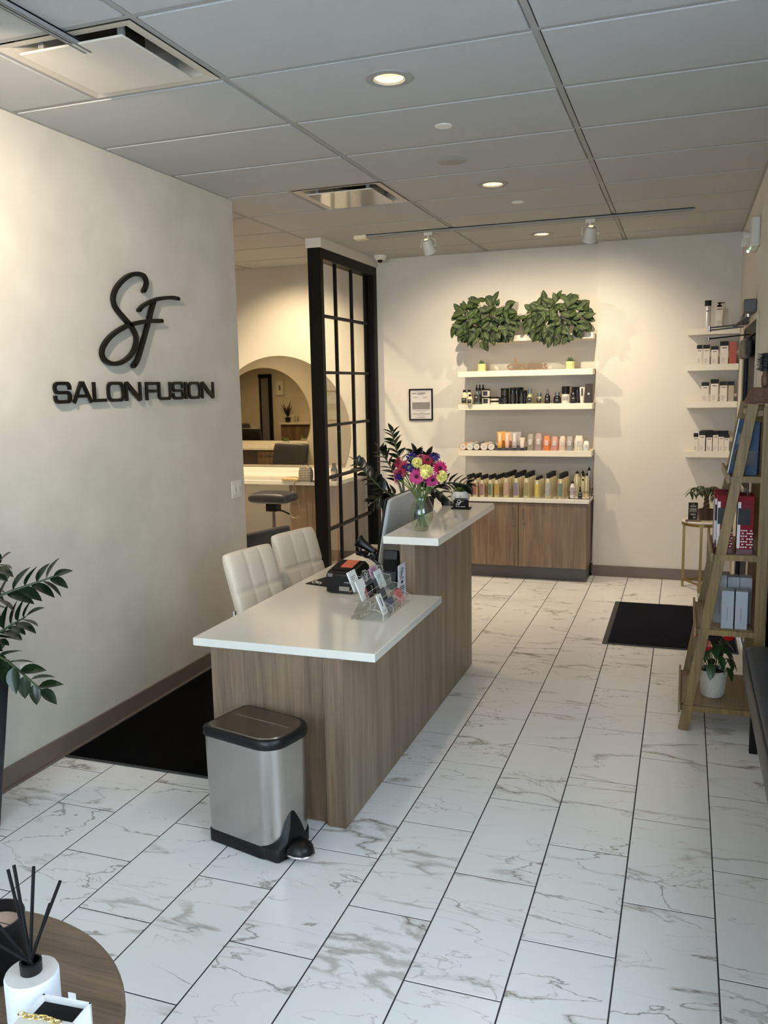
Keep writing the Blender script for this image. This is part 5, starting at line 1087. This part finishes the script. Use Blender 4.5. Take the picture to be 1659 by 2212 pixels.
# ------------------------------------------------------------------ ladder shelf by the right wall
m_oak = wood('golden oak', C(88, 68, 34), C(142, 116, 66), axis='Z', scale=1.0, fine=.8); m_oaks = wood('pale oak shelf', C(104, 86, 60), C(150, 128, 92), axis='Y', scale=1.0)
t = thing('ladder_shelf', 'golden oak leaning ladder shelf with four boards by the right wall', 'shelf', (.2, 4.6, 0))
def xl(z): return .037+(z/1.635)*.262
for y in (4.345, 4.90):
    MB().bar((xl(0), y, .001), (xl(1.635), y, 1.635), .048, .026, up=(0, 1, 0)).build('slanted_leg', m_oak, t, world=True, bevel=.002)
    MB().box(.345, .393, y-.013, y+.013, .001, 1.62).build('upright_post', m_oak, t, world=True, bevel=.002)
MB().box(.285, .393, 4.357, 4.888, 1.575, 1.605).build('top_rail', m_oak, t, world=True, bevel=.002)
for z, x0 in ((.135, .022), (.535, .084), (.912, .148), (1.292, .208)):
    b_ = MB().box(x0, .344, 4.359, 4.886, z-.020, z).build('shelf_board', m_oaks, t, world=True, bevel=.002)
    MB().box(x0-.012, x0, 4.300, 4.940, z-.030, z+.012).build('shelf_lip', m_oaks, b_, world=False, bevel=.002).location = (-t.location.x, -t.location.y, 0)
    MB().box(x0, .36, 4.328, 4.332, z-.028, z+.0).build('edge_band', m_oak, t, world=True)
# anthurium
m_wpot = mat('white ribbed pot', C(206, 200, 190), .6); m_ant = mat('anthurium leaf', C(36, 66, 30), .3, var=.25, vscale=10); m_spa = mat('red spathe', C(190, 24, 30), .3)
t = thing('anthurium_pot', 'white ribbed pot with red anthurium on the lowest board of the ladder shelf', 'potted plant', (.175, 4.52, .1355))
pt = MB(); pt.lathe([(.001, 0), (.050, 0), (.056, .01), (.070, .14), (.065, .14), (.060, .12), (.001, .12)], seg=32, cap=False); pt.build('pot', m_wpot, t)
rb = MB()
for k in range(22):
    a = 2*PI*k/22; rb.tube([((.0555+.0135*f)*math.cos(a+f*1.1), (.0555+.0135*f)*math.sin(a+f*1.1), .012+.122*f) for f in (0, .25, .5, .75, 1)], .0022, 4)
rb.build('diagonal_ribs', m_wpot, t); MB().cyl((0, 0, .112), .060, .010, 20).build('soil', m_soil, t)
al = leafmesh('anthurium_leaf', .085, .046, m_ant, curl=.35, fold=.12); sp = leafmesh('spathe', .055, .045, m_spa, curl=.2, fold=.15)
for k in range(20):
    a = k*2.4; r = .02+.0022*k; h = .30-.007*k; top = Vector((math.cos(a)*r*1.5, math.sin(a)*r*1.5, h)); MB().tube(spline([(math.cos(a)*.01, math.sin(a)*.01, .118), (math.cos(a)*r, math.sin(a)*r, h*.7), top], 4), .0018, 5).build('stalk', m_zst, t)
    place(al, 'leaf', t, top, (math.cos(a), math.sin(a), -.45-.03*k), 0, random.uniform(.8, 1.1))
for x, y, z, a in ((-.040, -.085, .345, 2.9), (-.012, -.100, .285, 3.4), (.035, -.06, .33, .4)):
    MB().tube([(0, 0, .118), (x*.6, y*.6, z*.7), (x, y, z)], .0018, 5).build('flower_stalk', m_zst, t); place(sp, 'red_flower', t, (x, y, z), (math.cos(a), math.sin(a)*.3, .25), 0, 1.25, up=(0, -1, .4)); MB().tube([(x, y, z+.002), (x+.015*math.cos(a), y+.015*math.sin(a), z+.03)], .0025, 6).build('spadix', mat('yellow spadix', C(214, 180, 70), .5), t)
# white tool cartons on the second board
m_wbx = mat('cool white carton', C(158, 161, 166), .5)
def tool(x, y, rz, h, label, n='tool_carton'):
    t = thing(n, label, 'box', (x, y, .5355), rz=rz, group='white cartons on the second board of the ladder shelf'); MB().box(-.028, .028, -.036, .036, 0, h).build('carton', m_wbx, t, bevel=.001, smooth=False)
    MB().cyl((-.0282, -.004, h*.78), .016, .0008, 18, axis='X').build('round_window', m_ink, t); MB().box(-.003, -.0005, -.0366, -.036, h*.2, h*.55).build('printed_line', m_grey, t); MB().box(-.027, .027, .002, .004, h-.0005, h+.001).build('lid_edge', m_grey, t); return t
tool(.190, 4.50, .1, .245, 'white carton at the left of the back row, largest and slightly turned'); tool(.252, 4.52, .05, .235, 'white carton in the middle of the back row'); tool(.312, 4.52, .0, .235, 'white carton at the right of the back row'); 
tool(.225, 4.405, .0, .190, 'white carton in front, left of the front pair'); tool(.288, 4.405, .0, .190, 'white carton in front, right of the front pair')
# red patterned boxes on third board
m_redb = mat('deep red carton', C(118, 10, 22), .6, spec=.2, var=.15, vscale=60); m_wpr = mat('white carton print', C(214, 206, 204), .5); m_dpr = mat('black window print', C(20, 22, 26), .2, coat=.6)
def redbox(x, y, label, w=.072):
    t = thing('patterned_box', label, 'box', (x, y, .9125), group='red patterned cartons on the third board'); h = .285; MB().box(-w/2, w/2, -.028, .028, 0, h).build('carton', m_redb, t, bevel=.001, smooth=False)
    p = MB().box(-w/2+.0, -w/2+.014, -.0287, -.028, .03, h-.03).build('white_band', m_wpr, t); MB().box(-w/2+.002, w*.30, -.0298, -.0287, .145, .225).build('dark_window', m_dpr, t, bevel=.0005); dm = MB()
    for i in range(5):
        for j in range(7):
            if (i+j*2) % 4 == 3: continue
            cx = -w/2+.021+i*.0105+(j % 2)*.005; cz = .036+j*.0135; dm.prism([(cx-.0055, cz), (cx, cz-.0045), (cx+.0055, cz), (cx, cz+.0045)], -.0290, -.028, 'XZ')
    tag(dm.build('white_lozenges', m_wpr, t, smooth=False), kind='stuff'); dn = MB()
    for i in range(6):
        for j in range(6): cx = -w/2+.020+i*.0085; cz = .145+j*.021; dn.bar((cx, -.0284, cz), (cx+.008, -.0284, cz+.010), .0008, .0012); dn.bar((cx+.008, -.0284, cz), (cx, -.0284, cz+.010), .0008, .0012)
    tag(dn.build('lattice_print', mat('dark red lattice', C(76, 8, 22), .5), t, smooth=False), kind='stuff')
    MB().box(-w/2, w/2, -.0286, -.028, .0, .026).build('base_band', mat('mauve band', C(96, 56, 62), .5), t); MB().tube([(.006, -.026, h), (.0, -.03, h+.018), (.012, -.03, h+.014), (.014, -.02, h+.002)], .0012, 5).build('hang_hook', m_clrb, t); return t
redbox(.197, 4.392, 'red patterned carton at the near left, with white band'); redbox(.288, 4.385, 'red patterned carton at the near right, beside the upright post')
redbox(.187, 4.50, 'red patterned carton behind the near left carton'); redbox(.187, 4.60, 'red patterned carton third in the left line'); redbox(.292, 4.48, 'red patterned carton behind the near right carton')
t = thing('wire_hanger', 'small dark wire geometric ornament at the left end of the third board', 'ornament', (.158, 4.39, .9125)); hw_ = MB()
for p in ([(0, -.02, 0), (.01, 0, .06), (0, .03, 0)], [(0, -.02, 0), (.02, .0, .002), (0, .03, 0)], [(.02, 0, .002), (.01, 0, .06)]): hw_.tube([(a-.012, b, c+.002) for a, b, c in p], .0016, 5)
hw_.build('wire_frame', m_wire, t)
# blue packs on the fourth board
m_blue = mat('steel blue pack', C(44, 64, 90), .5, spec=.3); m_nvp = mat('navy pack', C(22, 28, 46), .4)
for k, (x, y, w, h, m, l, lean) in enumerate(((.232, 4.40, .060, .27, m_blue, 'blue hanging pack with white edge, leftmost on the fourth board', .16), (.262, 4.43, .050, .26, m_blue, 'blue pack leaning behind the leftmost pack', .12), (.300, 4.395, .060, .255, m_blue, 'wide plain blue pack beside the slanted leg', .03), (.332, 4.46, .030, .25, m_nvp, 'navy pack against the upright post', 0))):
    t = thing('hair_pack', l, 'package', (x, y, 1.2935), rot=(0, lean, 0), group='blue packs on the fourth board'); MB().box(-w/2, w/2, -.012, .012, 0, h).build('pack', m, t, bevel=.0015)
    MB().box(-w/2-.003, -w/2, -.012, .012, .0, h).build('white_edge', m_paper, t); MB().box(-w/2+.003, w/2-.010, -.0128, -.012, .05, .12).build('dark_window', m_dpr, t)
    if k == 0: MB().box(-.020, .012, -.0128, -.012, .15, .20).build('grey_label', m_grey, t)
# items on top of the ladder
t = thing('wooden_block', 'brown slanted wooden display block on top of the ladder shelf', 'display block', (.315, 4.44, 1.6355)); MB().prism([(-.05, 0), (.075, 0), (.075, .075), (-.012, .075), (-.022, .068)], -.08, .08, 'XZ').build('block', wood('dark brown block', C(70, 44, 28), C(118, 82, 56), axis='Y', rough=.7), t, bevel=.005)
m_bris = mat('black bristles', C(26, 26, 28), .6)
t = thing('hair_brush', 'bundle of black bristled brush with brown grip above the wooden block', 'brush', (.352, 4.42, 1.7115)); MB().lathe([(.012, 0), (.017, .01), (.018, .05), (.013, .06), (.013, .075)], seg=12).build('grip', wood('brush grip wood', C(70, 48, 36), C(120, 90, 66)), t); MB().cyl((0, 0, .074), .018, .085, 12).build('barrel', m_bris, t)
br = MB()
for k in range(420):
    a = random.uniform(0, 2*PI); z = random.uniform(.076, .156); d = Vector((math.cos(a), math.sin(a), random.uniform(-.25, .25))); p = Vector((math.cos(a)*.017, math.sin(a)*.017, z)); br.bar(p, p+d*random.uniform(.016, .026), .0011, .0011)
tag(br.build('bristles', m_bris, t, smooth=False), kind='stuff')
# door closer and wall bracket
t = thing('door_closer', 'grey door closer with long folding arms above the navy door', 'door closer', (XR, 6.1, 2.17)); m_clo = mat('grey closer casting', C(92, 92, 92), .5)
MB().box(-.075, -.001, -.16, .02, .0, .085).build('body', m_clo, t, bevel=.008); MB().box(-.06, -.001, .28, .52, -.04, .02).build('mount_plate', m_clo, t, bevel=.004); MB().cyl((-.04, -.05, -.02), .018, .02, 14).build('spindle', m_chrome, t)
MB().bar((-.04, -.05, -.012), (-.10, .30, -.055), .022, .008).build('main_arm', m_clo, t, bevel=.002)
for z, l in ((-.045, 'upper_arm'), (-.062, 'middle_arm')): MB().tube([(-.05, .28, z), (-.26, .36, z-.012)], .0055, 8).build('fore_arm', m_clo, t)
MB().cyl((-.265, .362, -.085), .010, .04, 12).build('arm_joint', m_chrome, t)
t = thing('arm_rod', 'thin dark folding rod below the door closer arms', 'rod', (XR-.02, 6.35, 2.05)); MB().tube([(.018, -.05, .0), (-.03, 0, .0), (-.245, .11, -.012)], .005, 8).build('rod', m_darkduct, t); MB().cyl((-.247, .112, -.022), .008, .02, 10).build('rod_end', m_chrome, t)
t = thing('padded_guard', 'dark grey curved padded guard on the navy door below the closer', 'guard', (XR-.001, 6.25, 1.955)); 
c_ = cushion(.62, .13, .05, 2, 0, groove=.010, n=24, both=False).build('pad', mat('charcoal pad', C(58, 58, 62), .5), t, ang=80); c_.rotation_euler = (0, 0, -PI/2); c_.location = (-.03, 0, 0)
# ------------------------------------------------------------------ bench
t = thing('padded_bench', 'black leatherette bench with grey metal frame at the right edge', 'bench', (.55, 3.0, 0))
cu = cushion(.54, 2.5, .12, n=40, puff=.004, e=22).build('seat_cushion', m_blackleather, t, ang=80); cu.rotation_euler = (-PI/2, 0, 0); cu.location = (0, 0, .455)
MB().box(-.255, .255, -1.235, 1.235, .36, .392).build('seat_frame', mat('graphite metal', C(92, 92, 94), .4, .5), t, bevel=.003); MB().tube([(-.262, -1.22, .515), (-.262, 1.22, .515)], .004, 6).build('piping', m_blackleather, t)
for x in (-.20, .20):
    for y in (-1.15, 1.15): MB().box(x-.018, x+.018, y-.018, y+.018, .001, .36).build('leg', m_blackframe, t, bevel=.002)
# ------------------------------------------------------------------ corner side table
t = thing('side_table', 'round marble topped side table with gold legs in the right corner', 'table', (.170, 7.50, 0)); m_mtop = marble('marble tabletop', C(222, 216, 206), C(110, 98, 84), C(160, 150, 138), .2, scale=3)
MB().lathe([(.001, .578), (.168, .578), (.172, .584), (.172, .590), (.168, .594), (.001, .594)], seg=48, cap=False).build('marble_top', m_mtop, t); MB().lathe([(.155, .555), (.172, .555), (.172, .578), (.155, .578), (.155, .555)], seg=48, cap=False).build('gold_apron', m_gold, t)
L4 = [(-.150, .055), (-.015, -.155), (.05, .145), (.155, -.045)]
for x, y in L4: MB().box(x-.011, x+.011, y-.011, y+.011, .001, .556).build('leg', m_gold, t, bevel=.001)
for (a, b), (c, d) in ((L4[0], L4[1]), (L4[1], L4[3]), (L4[3], L4[2]), (L4[2], L4[0])): MB().bar((a, b, .065), (c, d, .065), .014, .016).build('stretcher', m_gold, t, bevel=.001)
ZS = .5945
t = thing('table_sign', 'dark printed price card in a brown wooden stand on the side table', 'sign', (.085, 7.40, ZS), rz=.1); MB().box(-.058, .058, -.02, .02, 0, .014).build('wood_base', m_darkwood, t, bevel=.002)
MB().box(-.037, .037, -.002, .002, .012, .158).build('card', mat('dark brown print', C(42, 32, 28), .3, var=.5, vscale=60), t)
for z, w in ((.142, .010), (.128, .026), (.120, .022), (.104, .03), (.097, .024), (.090, .028), (.078, .03), (.060, .022), (.052, .018)): MB().box(-w, w, -.0026, -.002, z, z+.0035).build('printed_line', m_txt, t)
MB().box(-.0, .022, -.0026, -.002, .022, .042).build('printed_square', m_grey, t)
t = thing('money_tree', 'braided trunk money tree in a brown pot on the side table', 'potted plant', (.190, 7.52, ZS)); MB().lathe([(.001, 0), (.058, 0), (.064, .01), (.068, .085), (.062, .088), (.060, .075), (.001, .075)], seg=24, cap=False).build('pot', mat('dark brown pot', C(62, 48, 40), .4), t); MB().cyl((0, 0, .07), .058, .012, 18).build('soil', m_soil, t)
m_trk = mat('braided trunk bark', C(94, 74, 56), .7, var=.3, vscale=60, bump=.5)
for k in range(3): MB().tube([((.020-.010*f)*math.cos(2*PI*k/3+f*7), (.020-.010*f)*math.sin(2*PI*k/3+f*7), .078+f*.13) for f in [q/12 for q in range(13)]], [.012-.005*q/12 for q in range(13)], 8).build('trunk', m_trk, t)
mt = leafmesh('money_leaf', .085, .026, mat('money tree leaf', C(48, 62, 34), .4, var=.25, vscale=14), curl=.45, fold=.1)
for k in range(11):
    a = k*2.4; e = .9-.09*k; L_ = .075+.006*k; c = Vector((math.cos(a)*math.cos(e)*L_, math.sin(a)*math.cos(e)*L_*.8-.01, .215+math.sin(e)*L_*1.1)); MB().tube(spline([(0, 0, .205), c*.5+Vector((0, 0, .125)), c], 4), .0016, 5).build('leaf_stalk', m_zst, t)
    for j in range(6): b = a+2*PI*j/6; place(mt, 'leaf', t, c, (math.cos(b), math.sin(b), -.35+.3*math.cos(b-a)), 0, random.uniform(.8, 1.1))
t = thing('orange_bottle', 'small orange bottle with white cap at the edge of the side table', 'bottle', (.262, 7.40, ZS)); MB().lathe([(.001, 0), (.018, 0), (.019, .055), (.012, .062)], seg=18, cap=False).build('bottle_body', mat('amber orange plastic', C(232, 140, 30), .3), t); MB().lathe([(.015, .058), (.015, .085), (.001, .087)], seg=18).build('cap', m_white, t)
# ------------------------------------------------------------------ round coffee table, lower left
t = thing('coffee_table', 'round dark wood table cropped at the lower left corner', 'table', (-1.385, .975, 0)); ZR = .55
MB().lathe([(.001, .518), (.44, .518), (.462, .528), (.466, .540), (.458, .5485), (.001, .55)], seg=96, cap=False).build('round_top', m_darkwood, t); MB().lathe([(.05, .03), (.035, .1), (.035, .45), (.10, .517)], seg=24).build('pedestal', m_blackframe, t); MB().lathe([(.001, .001), (.24, .001), (.24, .012), (.04, .032), (.001, .032)], seg=36).build('base', m_blackframe, t)
t = thing('reed_diffuser', 'white ceramic reed diffuser with marble top and black collar on the round table', 'diffuser', (-1.146, 1.156, ZR+.0005)); m_cer = mat('matte white ceramic', C(216, 220, 226), .7)
MB().lathe([(.001, 0), (.042, 0), (.049, .008), (.0495, .098), (.046, .101)], seg=48, cap=False).build('vessel', m_cer, t); MB().lathe([(.001, .1005), (.0465, .101), (.0475, .103), (.001, .104)], seg=48, cap=False).build('marble_disc', marble('marble disc', C(212, 208, 202), C(170, 166, 160), C(190, 186, 180), .4, scale=6, amt=.5), t)
MB().lathe([(.020, .104), (.0205, .126), (.0165, .127), (.0165, .108), (.001, .108)], seg=32, cap=False).build('collar', m_black, t)
R_ = ((66, 2092), )
for (dx, dy, dz) in ((-.084, .048, .205), (-.050, .03, .238), (-.002, .03, .245), (.062, .026, .225), (.030, .030, .155), (-.120, .0, .150), (-.105, -.05, .13)):
    v = Vector((dx, dy, dz)); MB().tube([(-dx*.12, -dy*.12, .11), (dx, dy, .11+dz*.78)], .0033, 8).build('reed', m_blackmatte, t)
t = thing('candle', 'large black glass candle with beige wax label behind the reed diffuser', 'candle', (-1.322, 1.246, ZR+.0005)); MB().lathe([(.001, 0), (.056, 0), (.060, .006), (.060, .125), (.056, .125), (.056, .095), (.001, .095)], seg=48, cap=False).build('black_glass', m_black, t)
MB().cyl((0, 0, .094), .055, .004, 40).build('wax', mat('blush paper disc', C(206, 176, 156), .6), t)
for k in range(4): MB().box(-.03, .022, -.02+k*.012, -.018+k*.012, .098, .0985).build('printed_line', m_ink, t)
t = thing('small_card', 'white printed card standing behind the candle at the picture edge', 'card', (-1.405, 1.335, ZR+.0005), rz=.3); MB().box(-.035, .0, -.002, .002, 0, .165).build('card', mat('white patterned card', C(220, 226, 228), .5, var=.15, vscale=80), t)
# jewellery box and chain
t = thing('gift_box', 'open white drawer gift box lined in black with a ribbon tab', 'box', (-1.036, 1.074, ZR+.0005), rz=.08)
bx = MB(); H_ = .093; bx.box(-.0505, .0505, -.055, .055, 0, .004).box(-.0505, -.0465, -.055, .055, 0, H_).box(.0465, .0505, -.055, .055, 0, H_).box(-.0505, .0505, .051, .055, 0, H_).box(-.0505, .0505, -.055, -.051, 0, H_); bx.build('drawer', m_paper, t, smooth=False)
MB().box(-.0465, .0465, -.0505, .0505, .004, H_-.012).build('black_insert', m_blackmatte, t); MB().box(.002, .018, .0552, .0559, H_-.012, H_+.012).build('ribbon_tab', mat('lilac ribbon', C(206, 200, 222), .6), t); MB().box(-.053, .053, -.13, .002, .0, H_+.002).build('sleeve', mat('pearl box sleeve', C(210, 206, 200), .5), t, bevel=.001)
text('printed_word', 'MIMI', .018, mat('grey print ink', C(120, 116, 110), .5), t, (-.0, -.034, .0955), (0, 0, PI))
t = thing('gold_bracelet', 'gold chain bracelet draped across the open gift box', 'bracelet', (-1.036, 1.074, ZR+.0965), rz=.08); m_au = mat('polished gold', (.9, .72, .28, 1), .12, 1)
for k in range(9):
    x = -.050+k*.0095; o = MB().tube([(.0068*math.cos(2*PI*i/14), .0042*math.sin(2*PI*i/14), 0) for i in range(14)], .0014, 6, closed=True).build('chain_link', m_au, t); o.location = (x, -.006-.002*math.sin(k), .003); o.rotation_euler = (PI/2*.8*(k % 2)+.15, 0, .1*math.sin(k*2))
# ------------------------------------------------------------------ station room objects
t = thing('handbag', 'small black and white checked camera bag on the station countertop', 'bag', (-3.295, 7.11, ZC+.0005), rz=-.15)
bg = [(-.058, 0), (.058, 0), (.064, .03), (.064, .09), (.052, .125), (.025, .14), (-.025, .14), (-.052, .125), (-.064, .09), (-.064, .03)]
m_chk = bpy.data.materials.new('checked fabric'); m_chk.use_nodes = True; q_ = m_chk.node_tree; ck = node(q_, 'ShaderNodeTexChecker', i_Scale=90.0); ck.inputs[1].default_value = C(18, 17, 17); ck.inputs[2].default_value = C(206, 196, 176); tc_ = node(q_, 'ShaderNodeTexCoord'); mp_ = node(q_, 'ShaderNodeMapping'); mp_.inputs['Rotation'].default_value = (0, .78, 0)
q_.links.new(tc_.outputs['Object'], mp_.inputs[0]); q_.links.new(mp_.outputs[0], ck.inputs[0]); q_.links.new(ck.outputs[0], q_.nodes['Principled BSDF'].inputs['Base Color'])
MB().prism(bg, -.03, .03, 'XZ').build('bag_body', m_chk, t, bevel=.006); MB().prism([(x*1.02, z) for x, z in bg], -.008, .008, 'XZ').build('zip_band', m_blackleather, t, bevel=.002); MB().tube([(-.03, 0, .138), (-.02, 0, .158), (.02, 0, .158), (.03, 0, .138)], .003, 6).build('top_handle', m_blackleather, t); MB().prism([(-.064, .0), (-.058, .0), (-.05, .12), (-.064, .09)], -.028, .028, 'XZ').build('side_gusset', m_blackleather, t)
MB().box(-.04, .05, -.0325, -.030, .02, .075).build('front_pocket', m_chk, t, bevel=.001)
st = thing('bag_strap', 'long black and cream striped strap hanging over the counter edge', 'strap', (-3.36, 7.05, ZC+.004)); P = spline([(.03, .0, .002), (.0, -.02, .004), (-.005, .0, .006), (-.012, -.012, -.03), (-.035, -.012, -.14), (-.062, -.012, -.26), (-.045, -.012, -.325), (.0, -.012, -.335), (.038, -.012, -.30), (.034, -.012, -.23), (.006, -.012, -.12), (-.004, -.012, -.02)], 8)
P = [(a, b-.03 if c < -.001 else b, c) for a, b, c in P]
MB().tube(P, .0062, 6, flat=.4).build('webbing', mat('striped webbing', C(160, 146, 122), .7, var=.6, vscale=4, stretch=(120, 1, 1)), st); MB().cyl((.036, -.048, -.285), .008, .008, 10, axis='Y').build('clip', m_gold, st)
t = thing('plastic_pouch', 'clear crinkled plastic pouch of golden items beside the checked bag', 'pouch', (-3.455, 7.13, ZC+.0005)); loft([[(x*s, y*s+0, z) for x, y in rrect(.18, .12, .03)] for z, s in ((0, .9), (.012, 1), (.026, .9), (.034, .5))]).build('pouch_film', mat('amber plastic film', C(186, 164, 116), .15, coat=.8, var=.4, vscale=40, bump=1, bscale=40), t, ang=60)
t = thing('mobile_phone', 'dark phone lying flat on the counter right of the checked bag', 'phone', (-3.185, 7.09, ZC+.0005), rz=.3); MB().box(-.055, .055, -.032, .032, 0, .008).build('phone_body', m_black, t, bevel=.003)
t = thing('styling_bottle', 'dark blue labelled bottle behind the partition glass on the station counter', 'bottle', (-3.04, 7.18, ZC+.0005)); MB().lathe([(.001, 0), (.032, 0), (.033, .10), (.02, .13), (.018, .135)], seg=20, cap=False).build('bottle_body', mat('dark blue bottle', C(26, 34, 54), .3), t); MB().cyl((0, 0, .134), .018, .03, 16).build('cap', m_cap, t); MB().arc(.034, .05, .09, -2.4, -.8).build('label', m_txt, t)
t = thing('cutting_stool', 'black saddle stool on a chrome gas column under the station counter', 'stool', (-3.29, 6.42, 0)); sd = cushion(.36, .26, .085, n=24, puff=.012).build('saddle_seat', m_blackleather, t, ang=80); sd.rotation_euler = (-PI/2, 0, 0); sd.location = (.0, 0, .835)
MB().box(-.05, .05, -.05, .05, .72, .79).build('tilt_box', m_black, t, bevel=.006); MB().tube([(.04, -.01, .73), (.10, -.02, .725), (.16, -.02, .70)], .008, 6, flat=.6).build('lever', m_black, t); MB().cyl((0, 0, .32), .014, .41, 14).build('piston', m_chrome, t); MB().cyl((0, 0, .07), .022, .30, 14).build('column', m_chrome, t)
for k in range(5):
    a = 2*PI*k/5+.2; q = (.28*math.cos(a), .28*math.sin(a)); lg = MB().bar((0, 0, .10), (q[0], q[1], .065), .03, .02).build('base_leg', m_chrome, t, bevel=.003); MB().cyl((q[0], q[1]-.012, .028), .027, .024, 14, axis='Y').build('caster', m_black, lg)
def salon_chair(x, y, rz, label):
    t = thing('salon_chair', label, 'chair', (x, y, 0), rz=rz, group='black hydraulic salon chairs')
    b = cushion(.52, .60, .10, n=24, puff=.01).build('backrest', m_blackleather, t, ang=80); b.rotation_euler = (math.radians(-12), 0, 0); b.location = (0, .27, .78)
    s_ = cushion(.52, .50, .12, n=24, puff=.01).build('seat', m_blackleather, t, ang=80); s_.rotation_euler = (-PI/2, 0, 0); s_.location = (0, 0, .46)
    for k in (-1, 1): a = cushion(.52, .20, .07, n=18, puff=.006).build('armrest', m_blackleather, t, ang=80); a.rotation_euler = (0, 0, PI/2); a.location = (k*.29, 0, .60)
    MB().cyl((0, 0, .05), .035, .36, 18).build('hydraulic_column', m_chrome, t); MB().lathe([(.001, .001), (.29, .001), (.29, .012), (.05, .05), (.001, .05)], seg=36, cap=False).build('round_base', m_chrome, t); MB().tube([(-.2, -.24, .40), (-.2, -.42, .14), (.2, -.42, .14), (.2, -.24, .40)], .011, 8).build('footrest', m_chrome, t); return t
c1 = salon_chair(-3.24, 5.72, math.radians(165), 'black salon chair partly hidden behind the plaster wall end')
dup(c1, (-4.75, 6.35, 0), math.radians(190), 'black salon chair before the large round mirror, seen in reflection')
dup(c1, (-8.30, 6.95, 0), math.radians(60), 'black salon chair by the dark doorway, seen in reflection')
dup(c1, (-7.45, 5.6, 0), math.radians(190), 'black salon chair farthest into the station room, seen in reflection')
t = thing('teacup_planter', 'white teacup planter with small green plant at the opposite station', 'potted plant', (-5.72, 4.10, ZC+.0005)); MB().lathe([(.001, 0), (.03, 0), (.055, .03), (.062, .065), (.058, .065), (.05, .05), (.001, .05)], seg=24, cap=False).build('cup', m_white, t); MB().tube(spline([(.058, 0, .055), (.085, 0, .05), (.08, 0, .025), (.05, 0, .02)]), .005, 6).build('cup_handle', m_white, t)
gl = leafmesh('grass_leaf', .10, .010, mat('fresh green blade', C(84, 116, 56), .5, var=.3, vscale=10), curl=.3)
for k in range(26): a = k*2.4; e = .5+.04*k; place(gl, 'leaf', t, (math.cos(a)*.02, math.sin(a)*.02, .05), (math.cos(a)*math.cos(e), math.sin(a)*math.cos(e), math.sin(e)), 0, random.uniform(.6, 1))
t = thing('framed_picture', 'small pale framed picture on the station room back wall, seen in the mirror', 'picture frame', (-8.0, YBL, 1.78)); MB().box(-.10, .10, -.018, -.002, -.16, .16).build('frame', m_txt, t, bevel=.002); MB().box(-.085, .085, -.0195, -.018, -.145, .145).build('print', m_paper, t); MB().box(-.02, .02, -.0202, -.0195, -.05, .05).build('drawing', m_grey, t)

d2 = struct(MB().box(-8.48, -8.44, YBL-.03, YBL, 0, 2.07).box(-8.25, -8.18, YBL-.06, YBL, 0, 2.07).box(-8.48, -8.18, YBL-.05, YBL, 2.0, 2.07).build('door_2', m_blackframe, bevel=.003)); MB().box(-8.44, -8.25, YBL-.01, YBL-.004, .01, 2.0).build('door_leaf', mat('grey door leaf', C(120, 124, 128), .5), d2)
t = thing('side_cabinet', 'white topped side cabinet on the back wall, seen only in the mirror', 'cabinet', (-7.4, 7.6, 0)); MB().box(-7.75, -7.1, 7.36, YBL-.002, .001, 1.04).build('cabinet_body', m_lam, t, world=True); MB().box(-7.78, -7.08, 7.33, YBL-.002, 1.041, 1.08).build('white_top', m_quartz, t, world=True, bevel=.003)
t = thing('potted_plant', 'dark upright potted plant on the side cabinet, seen only in the mirror', 'potted plant', (-7.68, 7.55, 1.0805)); MB().lathe([(.001, 0), (.05, 0), (.06, .10), (.001, .10)], seg=20).build('pot', m_blackmatte, t)
lm_ = leafmesh('sword_leaf', .30, .04, m_zzd, curl=.1)
for k in range(12): a = k*2.4; e = .7+.06*k; place(lm_, 'leaf', t, (0, 0, .1), (math.cos(a)*math.cos(e), math.sin(a)*math.cos(e), math.sin(e)), 0, random.uniform(.7, 1.2))
